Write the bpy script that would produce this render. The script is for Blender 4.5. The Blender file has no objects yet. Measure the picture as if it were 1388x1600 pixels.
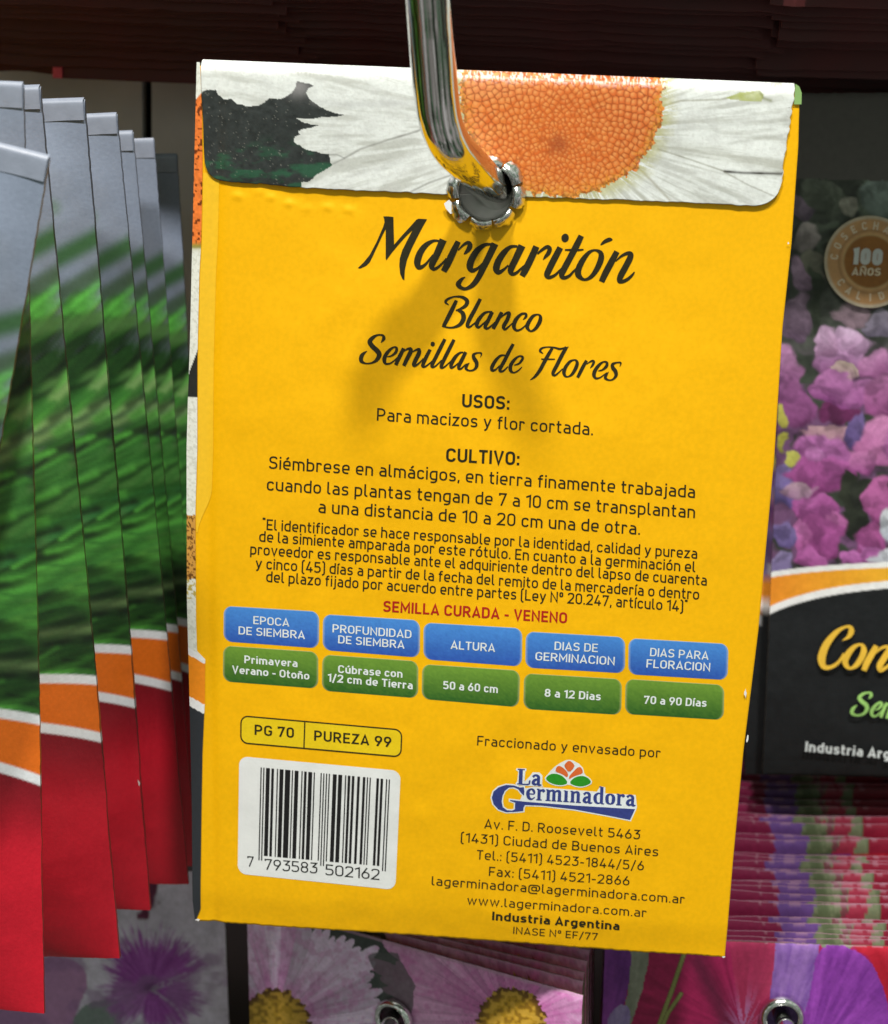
import bpy, math, random
import numpy as np
from mathutils import Vector, Matrix
from mathutils.geometry import tessellate_polygon

rng = np.random.default_rng(7)
random.seed(7)
S = bpy.context.scene
COL = S.collection

# ------------------------------------------------------------------ camera
# packet frame: x right, y up, z towards the viewer, origin at the top left corner
# of the yellow packet; world = (x, -z, y)
F = 2600.0
CX, CY = 694.0, 800.0
RC = np.array([[0.99698441, 0.03978205, -0.06662943],
               [-0.05479169, 0.96888568, -0.24136779],
               [0.0549542, 0.24429066, 0.96814364]])
CP = np.array([0.05439221, -0.00314511, 0.25653994])
A2W = np.array([[1, 0, 0], [0, 0, -1], [0, 1, 0]], float)


def W(p):
    return np.asarray(p, float) @ A2W.T


cam = bpy.data.cameras.new('camera')
cam_o = bpy.data.objects.new('camera', cam)
COL.objects.link(cam_o)
cam.sensor_fit = 'VERTICAL'
cam.sensor_height = 36
cam.sensor_width = 36 * 888 / 1024
cam.lens = F / 1600 * 36
cam.clip_start = 0.005
cam.clip_end = 20
m = A2W @ RC.T
cam_o.matrix_world = Matrix([[*m[i], W(CP)[i]] for i in range(3)] + [[0, 0, 0, 1]])
cam.dof.use_dof = True
cam.dof.focus_distance = 0.262
cam.dof.aperture_fstop = 30
S.camera = cam_o

# ------------------------------------------------------------------ light
w = bpy.data.worlds.new('World')
S.world = w
w.use_nodes = True
nt = w.node_tree
nt.nodes.clear()
out = nt.nodes.new('ShaderNodeOutputWorld')
bg = nt.nodes.new('ShaderNodeBackground')
tc = nt.nodes.new('ShaderNodeTexCoord')
sx = nt.nodes.new('ShaderNodeSeparateXYZ')
rp = nt.nodes.new('ShaderNodeValToRGB')
ma = nt.nodes.new('ShaderNodeMath')
ma.operation = 'MULTIPLY_ADD'
ma.inputs[1].default_value = .5
ma.inputs[2].default_value = .5
nt.links.new(tc.outputs['Generated'], sx.inputs[0])
nt.links.new(sx.outputs['Z'], ma.inputs[0])
nt.links.new(ma.outputs[0], rp.inputs[0])
els = rp.color_ramp.elements
els[0].position = 0.0
els[0].color = (.16, .155, .15, 1)
els[1].position = 1.0
els[1].color = (.62, .62, .60, 1)
for pos, c in ((.36, (.22, .215, .21, 1)), (.5, (.36, .36, .36, 1)), (.62, (.42, .43, .43, 1)), (.8, (.60, .60, .59, 1))):
    e = els.new(pos)
    e.color = c
wn = nt.nodes.new('ShaderNodeTexNoise')  # invented patchy surround, so the chrome picks up streaks
wn.inputs['Scale'].default_value = 4.2
wn.inputs['Detail'].default_value = 3
wn.inputs['Distortion'].default_value = .6
nt.links.new(tc.outputs['Generated'], wn.inputs['Vector'])
wr = nt.nodes.new('ShaderNodeValToRGB')
we = wr.color_ramp.elements
we[0].position = .30
we[0].color = (.03, .028, .025, 1)
we[1].position = .72
we[1].color = (3.4, 3.4, 3.5, 1)
for pos, c in ((.44, (.16, .15, .13, 1)), (.475, (.22, 1.0, .36, 1)), (.50, (.8, .8, .8, 1)), (.58, (1.2, 1.15, 1.1, 1))):
    e = we.new(pos)
    e.color = c
nt.links.new(wn.outputs['Fac'], wr.inputs[0])
wm = nt.nodes.new('ShaderNodeMix')
wm.data_type = 'RGBA'
wm.blend_type = 'MULTIPLY'
wm.inputs['Factor'].default_value = .95
nt.links.new(rp.outputs[0], wm.inputs[6])
nt.links.new(wr.outputs[0], wm.inputs[7])
nt.links.new(wm.outputs[2], bg.inputs[0])
bg.inputs[1].default_value = 1.0
nt.links.new(bg.outputs[0], out.inputs[0])

LAMP_E = 19.6


def lamp(name, d, dist, size, energy, col):
    l = bpy.data.lights.new(name, 'AREA')
    l.shape = 'DISK'
    l.size = size
    l.energy = energy
    l.color = col
    o = bpy.data.objects.new(name, l)
    COL.objects.link(o)
    tgt = Vector(W((.045, -.05, 0)))
    dv = Vector(W(d)).normalized()
    o.location = tgt + dv * dist
    o.rotation_euler = dv.to_track_quat('Z', 'Y').to_euler()
    return o


lamp('ceiling_lamp', (.27, 1.9, 1.0), 1.5, .10, LAMP_E, (1.0, .97, .93))
lamp('ceiling_lamp', (-.48, 1.9, 1.0), 1.5, .12, LAMP_E, (1.0, .97, .93))

S.view_settings.view_transform = 'Standard'
S.view_settings.look = 'None'
S.view_settings.exposure = 0
S.view_settings.gamma = 1
S.view_settings.use_curve_mapping = False
S.render.engine = 'CYCLES'
S.cycles.max_bounces = 8


# ------------------------------------------------------------------ projection helpers
def ray(px, py):
    px = np.asarray(px, float)
    py = np.asarray(py, float)
    d = np.stack([(px - CX) / F, -(py - CY) / F, -np.ones_like(px)], -1)
    return d @ RC


def at(px, py, z):
    d = ray(px, py)
    t = (z - CP[2]) / d[..., 2]
    return CP + d * t[..., None]


def proj(p):
    q = (np.asarray(p, float) - CP) @ RC.T
    return CX + F * q[..., 0] / -q[..., 2], CY - F * q[..., 1] / -q[..., 2]


def lin(r, g=None, b=None):
    if g is None:
        r, g, b = r
    c = np.array([r, g, b], float) / 255
    return np.where(c <= .04045, c / 12.92, ((c + .055) / 1.055) ** 2.4)


# ------------------------------------------------------------------ numpy noise / painting
def vnoise(x, y, seed=0):
    xi = np.floor(x).astype(np.int64)
    yi = np.floor(y).astype(np.int64)
    fx = x - xi
    fy = y - yi
    fx = fx * fx * (3 - 2 * fx)
    fy = fy * fy * (3 - 2 * fy)

    def h(a, b):
        n = (a * 374761393 + b * 668265263 + seed * 974634777) & 0x7fffffff
        n = ((n ^ (n >> 13)) * 1274126177) & 0x7fffffff
        n = ((n ^ (n >> 15)) * 461845907) & 0x7fffffff
        return ((n ^ (n >> 16)) & 0xffff) / 65535.0
    return (h(xi, yi) * (1 - fx) + h(xi + 1, yi) * fx) * (1 - fy) + (h(xi, yi + 1) * (1 - fx) + h(xi + 1, yi + 1) * fx) * fy


def fbm(x, y, seed=0, o=4):
    s = 0
    a = .5
    t = 0
    for i in range(o):
        s = s + a * vnoise(x, y, seed + i * 17)
        t += a
        x = x * 2.03 + 11.3
        y = y * 2.03 + 5.7
        a *= .5
    return s / t


def sstep(a, b, x):
    t = np.clip((x - a) / (b - a), 0, 1)
    return t * t * (3 - 2 * t)


def inside(px, py, poly):
    m_ = np.zeros(px.shape, bool)
    n = len(poly)
    for i in range(n):
        x0, y0 = poly[i]
        x1, y1 = poly[(i + 1) % n]
        if y0 == y1:
            continue
        c = ((py >= y0) != (py >= y1)) & (px < x0 + (py - y0) * (x1 - x0) / (y1 - y0))
        m_ ^= c
    return m_


def segdist(px, py, pts, closed=False):
    d = np.full(px.shape, 1e9)
    n = len(pts)
    for i in range(n if closed else n - 1):
        x0, y0 = pts[i][:2]
        x1, y1 = pts[(i + 1) % n][:2]
        dx, dy = x1 - x0, y1 - y0
        t = np.clip(((px - x0) * dx + (py - y0) * dy) / (dx * dx + dy * dy + 1e-9), 0, 1)
        d = np.minimum(d, np.hypot(px - x0 - t * dx, py - y0 - t * dy))
    return d


def mixc(col, m_, c):
    m_ = np.clip(np.asarray(m_, float), 0, 1)[..., None]
    return col * (1 - m_) + np.asarray(c) * m_


def smooth_poly(pts, n=2):
    p = np.array(pts, float)
    for _ in range(n):
        q = np.roll(p, -1, 0)
        p = np.stack([p * .75 + q * .25, p * .25 + q * .75], 1).reshape(-1, 2)
    return p


# ------------------------------------------------------------------ materials
MATS = {}


def material(name, color=None, rough=.5, metal=0.0, attr=None, mottle=.06, bump=.0, bscale=1500, nscale=300, spec=.5, coat=0.0, emit=None):
    if name in MATS:
        return MATS[name]
    mt = bpy.data.materials.new(name)
    mt.use_nodes = True
    t = mt.node_tree
    b = t.nodes['Principled BSDF']
    b.inputs['Roughness'].default_value = rough
    b.inputs['Metallic'].default_value = metal
    b.inputs['Specular IOR Level'].default_value = spec
    b.inputs['Coat Weight'].default_value = coat
    b.inputs['Coat Roughness'].default_value = .15
    tcn = t.nodes.new('ShaderNodeTexCoord')
    nz = t.nodes.new('ShaderNodeTexNoise')
    nz.inputs['Scale'].default_value = nscale
    nz.inputs['Detail'].default_value = 6
    t.links.new(tcn.outputs['Object'], nz.inputs['Vector'])
    mr = t.nodes.new('ShaderNodeMapRange')
    mr.inputs['From Min'].default_value = .25
    mr.inputs['From Max'].default_value = .75
    mr.inputs['To Min'].default_value = 1 - mottle
    mr.inputs['To Max'].default_value = 1 + mottle
    t.links.new(nz.outputs['Fac'], mr.inputs['Value'])
    vm = t.nodes.new('ShaderNodeVectorMath')
    vm.operation = 'SCALE'
    if attr:
        at_ = t.nodes.new('ShaderNodeAttribute')
        at_.attribute_name = attr
        t.links.new(at_.outputs['Color'], vm.inputs[0])
    else:
        vm.inputs[0].default_value = tuple(color[:3])
    t.links.new(mr.outputs[0], vm.inputs['Scale'])
    t.links.new(vm.outputs[0], b.inputs['Base Color'])
    mr2 = t.nodes.new('ShaderNodeMapRange')
    mr2.inputs['To Min'].default_value = rough * .8
    mr2.inputs['To Max'].default_value = min(1, rough * 1.25)
    t.links.new(nz.outputs['Fac'], mr2.inputs['Value'])
    t.links.new(mr2.outputs[0], b.inputs['Roughness'])
    if bump:
        n2 = t.nodes.new('ShaderNodeTexNoise')
        n2.inputs['Scale'].default_value = bscale
        n2.inputs['Detail'].default_value = 3
        t.links.new(tcn.outputs['Object'], n2.inputs['Vector'])
        bp = t.nodes.new('ShaderNodeBump')
        bp.inputs['Strength'].default_value = bump
        bp.inputs['Distance'].default_value = .0005
        t.links.new(n2.outputs['Fac'], bp.inputs['Height'])
        t.links.new(bp.outputs[0], b.inputs['Normal'])
    MATS[name] = mt
    return mt


YEL = (.90, .462, .001)
M_YEL = material('yellow_paper', YEL, rough=.45, mottle=.05, bump=.035, bscale=1100, nscale=1300, spec=.25)
M_ART = material('printed_paper', None, rough=.38, attr='Col', mottle=.07, bump=.08, bscale=1800, nscale=1500, spec=.4)
M_ARTD = material('printed_paper_matte', None, rough=.5, attr='Col', mottle=.09, bump=.12, bscale=900, nscale=700, spec=.35)
M_INK = material('olive_black_ink', (.022, .018, .006), rough=.45, mottle=.15, nscale=1800, spec=.35)
M_BLACK = material('black_ink', (.012, .011, .012), rough=.4, mottle=.2, nscale=2000, spec=.35)
M_RED = material('red_ink', (.42, .012, .008), rough=.45, spec=.35)
M_WHITE = material('white_paper', (.78, .79, .78), rough=.5, mottle=.03, bump=.06)
M_WINK = material('white_ink', (.74, .78, .78), rough=.5, mottle=.08, nscale=2500)
M_CREAM = material('cream_paper_edge', (.62, .50, .30), rough=.7, mottle=.1)
M_BADGE = material('badge_print', None, rough=.42, attr='Col', mottle=.07, nscale=2500, spec=.4)
M_NAVY = material('navy_ink', (.030, .045, .21), rough=.45, mottle=.15, nscale=2200)
M_ORANGE = material('orange_ink', (.68, .13, .025), rough=.45, mottle=.12, nscale=2200)
M_GREEN = material('green_ink', (.02, .26, .012), rough=.45, mottle=.12, nscale=2200)
M_PURITY = material('pale_yellow_ink', (.80, .56, .004), rough=.45, mottle=.06, nscale=2200)
M_CHROME = material('chrome_steel', (.72, .72, .70), rough=.09, metal=1, mottle=.05, bump=.02, bscale=700, nscale=300)
M_FOIL = material('eyelet_metal', (.72, .72, .71), rough=.17, metal=1, mottle=.08, bump=.06, bscale=900, nscale=500)
M_DULL = material('eyelet_inner_metal', (.66, .64, .62), rough=.45, metal=.15, mottle=.05, nscale=500)
M_GOLD = material('gold_seal', None, rough=.45, attr='Col', mottle=.08, nscale=900, spec=.4)
M_YTXT = material('gold_yellow_ink', (.86, .52, .05), rough=.4, mottle=.1, nscale=300)
M_GTXT = material('light_green_ink', (.33, .60, .16), rough=.4, mottle=.25, nscale=150)
M_SIDE = material('packet_side_edge', (.10, .075, .045), rough=.7, mottle=.3, nscale=400)  # edge colour darkened to paint the black gaps between packets
M_PANEL = material('grey_panel', (.52, .51, .50), rough=.6, mottle=.2, nscale=40, bump=.03, bscale=60)
M_DARK = material('dark_slot', (.02, .018, .017), rough=.6)
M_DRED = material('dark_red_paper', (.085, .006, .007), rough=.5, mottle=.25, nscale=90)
M_DREDE = material('worn_red_paper_edge', (.26, .06, .045), rough=.7, mottle=.4, nscale=180)


# ------------------------------------------------------------------ objects
def tag(o, label=None, cat=None, group=None, kind=None):
    if label:
        o['label'] = label
    if cat:
        o['category'] = cat
    if group:
        o['group'] = group
    if kind:
        o['kind'] = kind
    return o


WL = {}


def empty(name, loc):
    o = bpy.data.objects.new(name, None)
    COL.objects.link(o)
    o.empty_display_size = .01
    o.location = loc
    WL[o] = np.array(loc, float)
    return o


def mesh_obj(name, verts, faces, mats, parent=None, cols=None, midx=None, smooth=True, local=False):
    """verts in the packet frame (metres); parented meshes keep their world place"""
    v = np.asarray(verts, float)
    if not local:
        v = W(v)
    base = np.zeros(3)
    if parent is not None:
        base = WL.get(parent, np.zeros(3))
    elif not local:
        base = v.mean(0)
    v = v - base if not local else v
    me = bpy.data.meshes.new(name)
    me.from_pydata(v.tolist(), [], [tuple(int(i) for i in f) for f in faces])
    if not isinstance(mats, (list, tuple)):
        mats = [mats]
    for q in mats:
        me.materials.append(q)
    if midx is not None:
        me.polygons.foreach_set('material_index', np.asarray(midx, np.int32))
    if smooth:
        me.polygons.foreach_set('use_smooth', np.ones(len(me.polygons), bool))
    if cols is not None:
        ca = me.color_attributes.new('Col', 'FLOAT_COLOR', 'POINT')
        c4 = np.ones((len(v), 4), np.float32)
        c4[:, :3] = np.clip(cols, 0, 1)
        ca.data.foreach_set('color', c4.ravel())
    me.update()
    o = bpy.data.objects.new(name, me)
    COL.objects.link(o)
    if parent is not None:
        o.parent = parent
        WL[o] = base
    elif not local:
        o.location = base
        WL[o] = base
    return o


def grid_faces(ny, nx, off=0):
    i = np.arange(ny - 1)[:, None] * nx + np.arange(nx - 1)[None, :]
    f = np.stack([i, i + nx, i + nx + 1, i + 1], -1).reshape(-1, 4) + off   # rows run downwards, front faces viewer
    return f


# ------------------------------------------------------------------ the yellow packet's surface
PW = .09


def pxy(lst, z=0.0):
    """silhouette pixels -> (y, x) tables in the packet plane, for interpolation along y"""
    p = at(np.array([q[0] for q in lst], float), np.array([q[1] for q in lst], float), z)
    o = np.argsort(-p[:, 1])
    return -p[o, 1], p[o, 0]


SIL_L = pxy([(310, 95), (306.5, 235), (303, 375), (299, 545), (296, 622), (294, 700), (294, 800), (294.5, 938), (298.5, 1093), (302, 1260), (303, 1407), (306, 1440)])
SIL_R = pxy([(1250, 133), (1247.5, 230), (1237, 380), (1223, 512), (1210, 717), (1185, 987), (1162, 1173), (1146, 1340), (1133, 1497)])
YB_L = -at(306., 1440., 0.)[1]
YB_R = -at(1133., 1497., 0.)[1]
DENTS = [(372, 306, 1.0), (405, 300, .6), (423, 308, .9), (452, 318, 1.1), (512, 324, 1.0), (545, 328, .9), (480, 326, .5)]
DENT_P = [(at(float(a), float(b), .0), c) for a, b, c in DENTS]
HOLE = at(760., 301., 0.)


def surf(x, y):
    yy = -y
    xl = np.interp(yy, *SIL_L)
    xr = np.interp(yy, *SIL_R)
    u = np.clip((x - xl) / (xr - xl) * 2 - 1, -1, 1)
    v = np.clip(yy / .1425, 0, 1)
    prof = (.12 + .88 * sstep(.16, .42, v)) * np.clip((1.0 - v) / .16, 0, 1) ** .6
    z = .0010 * (1 - u ** 2) ** .75 * prof
    z = z - .0003 * sstep(.955, 1.0, v)
    z = z + .0006 * (fbm(x * 55, y * 55, 3, 3) - .5) * (1 - u ** 4)
    z = z + .00022 * (fbm(x * 190, y * 150, 6, 3) - .5) * (1 - u ** 4) * sstep(.12, .2, v)
    z = z - .00035 * np.exp(-((u + .93) / .025) ** 2)      # seam of the side fold
    for p, a in DENT_P:
        r2 = ((x - p[0]) / .00075) ** 2 + ((y - p[1]) / .0005) ** 2
        z = z + a * .00016 * np.exp(-r2)
        r2 = ((x - p[0] - .0006) / .0016) ** 2 + ((y - p[1] - .0012) / .0013) ** 2
        z = z - a * .00016 * np.exp(-r2)
    r = np.hypot(x - HOLE[0], y - HOLE[1])
    z = z - .0005 * np.exp(-(r / .008) ** 2)
    return z


def onp(px, py, off=0.0):
    """pixel of the photograph -> point on the yellow packet's (bulged) face"""
    px = np.asarray(px, float)
    py = np.asarray(py, float)
    z = np.zeros_like(px)
    for _ in range(5):
        p = at(px, py, z)
        z = surf(p[..., 0], p[..., 1]) + off
    return at(px, py, z)


packet = empty('seed_packet', W((.045, -.1426, 0)))
tag(packet, 'yellow seed packet with barcode and printed text, hanging on the chrome hook', 'seed packet')

# pouch
NX, NY = 300, 420
tt = np.linspace(0, 1, NY)
ss = np.linspace(0, 1, NX)
T, SS = np.meshgrid(tt, ss, indexing='ij')
YB = YB_L + (YB_R - YB_L) * SS
rag = (fbm(SS * 160, SS * 0 + 3, 5, 2) - .5) * .0002
Y = -.0007 - (T * (YB + rag - .0007))
XL = np.interp(-Y, *SIL_L)
XR = np.interp(-Y, *SIL_R)
X = XL + (XR - XL) * SS
Z = surf(X, Y)
front = np.stack([X, Y, Z], -1).reshape(-1, 3)
back = np.stack([X, Y, np.minimum(Z, 0) - .0010 - .6 * np.maximum(Z, 0)], -1).reshape(-1, 3)
ff = grid_faces(NY, NX)
cen = front[ff].mean(1)
keep = np.hypot(cen[:, 0] - HOLE[0], cen[:, 1] - HOLE[1]) > .0043
ff = ff[keep]
fb = grid_faces(NY, NX, NX * NY)[keep][:, ::-1]
ring = np.concatenate([np.arange(NX), np.arange(1, NY) * NX + NX - 1, (NY - 1) * NX + np.arange(NX - 2, -1, -1), np.arange(NY - 2, 0, -1) * NX])
rn = np.roll(ring, -1)
fs = np.stack([ring, rn, rn + NX * NY, ring + NX * NY], -1)
M_FRONT = material('packet_front_print', (.05, .055, .06), rough=.45, mottle=.2)
mesh_obj('pouch', np.concatenate([front, back]), np.concatenate([ff, fb, fs]), [M_YEL, M_FRONT, M_CREAM], packet,
         midx=np.concatenate([np.zeros(len(ff)), np.ones(len(fb)), np.full(len(fs), 2)]).astype(int))

# side strip: the front print folding round the left edge
SEAM = pxy([(313, 97), (316, 173), (317, 262), (315, 375), (312, 429), (309, 564), (309, 700), (306, 800), (307, 967), (308.5, 1016), (321, 1030), (320.6, 1093), (317, 1177), (315, 1302), (313.5, 1420), (306.2, 1438)])
n1, n2 = 700, 10
yv = -np.linspace(.0002, YB_L - .0002, n1)
xl = np.interp(-yv, *SIL_L) - .0002
xs = np.interp(-yv, *SEAM)
k = np.linspace(0, 1, n2)
Xs = xl[:, None] + (xs - xl)[:, None] * k
Ys = np.repeat(yv[:, None], n2, 1)
Zs = surf(Xs, Ys) + .00014
P = np.stack([Xs, Ys, Zs], -1)
px, py = proj(P)


def strip_art(px, py):
    n = fbm(px / 3.2, py / 3.2, 4, 3)
    c = np.zeros(px.shape + (3,)) + lin(228, 230, 220)
    c = mixc(c, .35 * (n > .6), lin(170, 170, 150))
    org = lin(228, 120, 50) * (.75 + .6 * fbm(px / 4, py / 4, 8, 2))[..., None]
    org = mixc(org, vnoise(px / 4.2, py / 4.2, 9) < .28, lin(110, 50, 15))
    top = 163 + (px - 300) * -1.2
    c = np.where(((py > top) & (py < 384))[..., None], org, c)
    c = mixc(c, np.exp(-((py - 385) / 5) ** 2), lin(150, 140, 60))
    dk = (py > 540 + (312 - px) * 2.6) & (py < 620)
    c = mixc(c, dk, lin(40, 40, 38))
    org2 = mixc(lin(205, 150, 70) * np.ones(px.shape + (1,)), n < .42, lin(110, 70, 25))
    c = np.where(((py > 800 + 10 * n) & (py < 905))[..., None], org2, c)
    c = mixc(c, (py > 905) & (py < 935) & (n > .5), lin(190, 170, 90))
    sl = py + (320 - px) * .55
    c = mixc(c, (sl > 1026), lin(232, 232, 232))
    c = mixc(c, (sl > 1037), lin(238, 140, 25))
    c = mixc(c, (sl > 1101), lin(235, 235, 235))
    c = mixc(c, (sl > 1116), lin(46, 49, 54))
    return c


mesh_obj('front_print_edge', P.reshape(-1, 3), grid_faces(n1, n2), M_ART, packet, cols=strip_art(px, py).reshape(-1, 3))

# glued overlap along the left seam, tinted paler to paint in its highlight
sy = np.linspace(.0165, .0735, 110)
so = np.interp(sy, *SEAM)
sw_ = .00225 * sstep(.0740, .066, sy) + .0002
Xo = so[:, None] + sw_[:, None] * np.linspace(0, 1, 8)[None] + .0001
Yo = np.repeat(-sy[:, None], 8, 1)
Zo = surf(Xo, Yo) + .00004 + .00003 * np.linspace(0, 1, 8)[None]
mesh_obj('seam_overlap', np.stack([Xo, Yo, Zo], -1).reshape(-1, 3), grid_faces(110, 8), material('seam_highlight_yellow', (.90, .53, .02), rough=.4, mottle=.05, nscale=1300, spec=.35), packet)

# worn paper chips along the edges
chips = [(1165, 1083, 7, 22), (1168, 1155, 5, 20), (309, 1437, 11, 6), (1131, 1495, 8, 5), (1232, 380, 4, 5)]
for (x, y, a, b) in chips:
    cv = []
    for j in range(9):
        th = j / 9 * math.tau
        r = .5 * (0.35 + .6 * random.random())
        cv.append(onp(x + a * r * math.cos(th), y + b * r * math.sin(th), .00035))
    mesh_obj('worn_paper_chip', cv, [list(range(8, -1, -1))], M_WHITE, packet, smooth=False)

# ------------------------------------------------------------------ the flap with the printed daisy
FL = [(313, 97), (314.5, 146), (317, 190), (318, 229), (320, 262), (321, 285)]
FR = [(1244, 131), (1241, 155), (1236, 185), (1231, 215), (1224, 262), (1219, 322)]
fl = at(np.array([p[0] for p in FL], float), np.array([p[1] for p in FL], float), .0006)
fr = at(np.array([p[0] for p in FR], float), np.array([p[1] for p in FR], float), .0006)
botp = [(321, 281), (344, 282.5), (470, 293), (590, 299), (693, 303.5), (820, 308), (996, 313.5), (1120, 319), (1180, 321.5), (1219, 323)]
bp_ = at(np.array([p[0] for p in botp], float), np.array([p[1] for p in botp], float), .0006)
NXF, NYF = 640, 150
s_ = np.linspace(0, 1, NXF)
t_ = np.linspace(0, 1, NYF)
x0, x1 = fl[-1, 0], fr[-1, 0]
xb = x0 + (x1 - x0) * s_
yb = np.interp(xb, bp_[:, 0], bp_[:, 1])
rl, rr = .0026, .0038
dl = xb - xb[0]
dr = xb[-1] - xb
yb = yb + np.where(dl < rl, rl - np.sqrt(np.maximum(rl ** 2 - (rl - dl) ** 2, 0)), 0)
yb = yb + np.where(dr < rr, rr - np.sqrt(np.maximum(rr ** 2 - (rr - dr) ** 2, 0)), 0)
yb = yb + (fbm(xb * 900, xb * 0, 21, 2) - .5) * .00025
ytop = .00025 + 0 * s_
YF = ytop[None, :] + (yb - ytop)[None, :] * t_[:, None]
XLf = np.interp(-YF, -fl[:, 1], fl[:, 0])
XRf = np.interp(-YF, -fr[:, 1], fr[:, 0])
XF = XLf + (XRf - XLf) * s_[None, :]
XF = XF + (fbm(YF * 1500, YF * 0, 33, 2) - .5) * .0004 * (s_[None, :] > .995)
ZF = surf(XF, YF) + .00042 - .0011 * np.exp(YF / .0006) + .0003 * (fbm(XF * 60, YF * 60, 77, 3) - .5)
PF = np.stack([XF, YF, ZF], -1)
pxf, pyf = proj(PF)


def z1(l):   # points read off the enlargement of the flap's left half
    return [(290 + .36 * a, 60 + .36 * b) for a, b in l]


def z2(l):
    return [(780 + .36 * a, 80 + .36 * b) for a, b in l]


def flap_art(px, py):
    cx, cy = 880., 205.
    dx, dy = px - cx, py - cy
    ang = np.arctan2(dy, dx)
    rad = np.hypot(dx, dy)
    n = fbm(px / 18, py / 18, 1, 4)
    st = fbm(ang * 26, rad / 90, 5, 4)
    st2 = fbm(ang * 60, rad / 60, 6, 3)
    white = lin(226, 230, 226) * np.ones(px.shape + (1,))
    c = mixc(white, .75 * sstep(.46, .70, st), lin(182, 184, 176))
    c = mixc(c, .30 * sstep(.55, .75, st2), lin(165, 166, 155))
    c = mixc(c, .35 * sstep(.45, .75, n), lin(196, 198, 194))
    c = mixc(c, .25 * sstep(.55, .8, fbm(px / 3, py / 3, 88, 2)), lin(190, 190, 182))
    # dark gap behind the petals
    gap = z1([(60, 240), (85, 225), (130, 225), (140, 245), (165, 262), (200, 262), (225, 285), (270, 295), (320, 290), (355, 268), (365, 262), (400, 265), (430, 255), (460, 235), (478, 210), (485, 182), (510, 190), (560, 205), (535, 215), (525, 235), (540, 265), (580, 295), (640, 320), (690, 330), (620, 342), (540, 350), (480, 345), (500, 360), (575, 380), (510, 395), (488, 400), (500, 415), (475, 430), (470, 450), (520, 480), (580, 497), (625, 505), (630, 540), (640, 550), (590, 580), (545, 610), (530, 625), (500, 625), (500, 680), (40, 680), (40, 240)])
    g = inside(px + 3 * (n - .5), py + 3 * (fbm(px / 9, py / 9, 2, 2) - .5), gap)
    sp = vnoise(px / 1.3, py / 1.3, 91)
    dk = lin(50, 54, 53) * (.45 + .9 * fbm(px / 7, py / 7, 13, 4))[..., None]
    dk = mixc(dk, .6 * sstep(.40, .66, fbm(px / 22, py / 9, 14, 4)) * sstep(205, 262, py), lin(42, 98, 68))
    dk = mixc(dk, .55 * np.exp(-((px - 466) / 20) ** 2 - ((py - 136) / 16) ** 2), lin(175, 172, 172))
    dk = mixc(dk, .5 * (sp > .93), lin(150, 150, 140))
    c = np.where(g[..., None], dk, c)
    # petal outlines
    for pts, wd, k_, cc in (
            (z1([(690, 520), (760, 480), (880, 440), (1000, 405), (1060, 380)]), 1.6, .75, (120, 118, 112)),
            (z1([(980, 665), (1060, 625), (1150, 595), (1230, 550)]), 1.6, .7, (110, 108, 100)),
            (z1([(640, 545), (690, 520), (660, 505), (625, 505)]), 1.2, .6, (120, 120, 115)),
            (z1([(560, 275), (720, 290), (900, 280), (1050, 285)]), 6, .35, (165, 166, 165)),
            (z1([(700, 600), (850, 560), (1000, 500)]), 3, .3, (160, 160, 155)),
            (z2([(690, 425), (800, 460), (980, 522)]), 1.4, .7, (130, 128, 110)),
            (z2([(980, 522), (1060, 528), (1225, 532)]), 2.2, .95, (45, 40, 35)),
            (z2([(980, 525), (1080, 580), (1190, 628)]), 1.3, .6, (140, 138, 125)),
            (z2([(600, 500), (660, 560), (740, 645)]), 2.2, .6, (150, 145, 125)),
            (z2([(550, 560), (590, 600), (630, 640)]), 2.6, .5, (160, 160, 140)),
            (z2([(700, 240), (790, 215), (960, 210), (1120, 175)]), 1.6, .6, (120, 115, 85)),
            (z2([(720, 390), (900, 440), (1050, 470), (1240, 500)]), 10, .35, (160, 160, 145)),
            (z2([(720, 330), (900, 330), (1250, 290)]), 5, .25, (165, 165, 158)),
            (z2([(1000, 400), (1250, 360)]), 3, .35, (150, 150, 140))):
        d = segdist(px, py, pts)
        c = mixc(c, k_ * np.exp(-(d / wd) ** 2) * (.6 + .6 * n), lin(*cc))
    gr = inside(px, py, z2([(980, 205), (1040, 180), (1130, 172), (1150, 190), (1140, 218), (1060, 215)]))
    c = mixc(c, .75 * gr * (.5 + n), lin(165, 172, 95))
    c = mixc(c, .6 * np.exp(-(segdist(px, py, z2([(1130, 175), (1150, 205), (1180, 215)])) / 2.5) ** 2), lin(110, 115, 60))
    c = mixc(c, .4 * inside(px, py, z2([(1150, 150), (1200, 132), (1283, 135), (1275, 160), (1200, 160)])), lin(150, 150, 128))
    # disc of florets
    ex, ey = (px - 878) / 158, (py - 152) / 157
    re = np.hypot(ex, ey)
    edge = re + .05 * (fbm(ang * 9, ang * 0, 40, 3) - .5) * 2 + .05 * (vnoise(px / 4, py / 4, 41) - .5)
    K = 1250
    ids = np.arange(1, K)
    rr_ = (ids / K) ** .66 * 205
    th = ids * 2.39996
    fx = 873 + rr_ * np.cos(th) + rng.normal(0, 1.9, K - 1)
    fy = 224 + .95 * rr_ * np.sin(th) + rng.normal(0, 1.9, K - 1)
    sel = np.where(re < 1.12)
    qx, qy = px[sel], py[sel]
    d1 = np.full(qx.shape, 1e9)
    d2 = np.full(qx.shape, 1e9)
    idn = np.zeros(qx.shape, int)
    for i in range(K - 1):
        d = (qx - fx[i]) ** 2 + (qy - fy[i]) ** 2
        nb = d < d1
        d2 = np.where(nb, d1, np.minimum(d2, d))
        idn = np.where(nb, i, idn)
        d1 = np.where(nb, d, d1)
    d1 = np.sqrt(d1)
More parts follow.
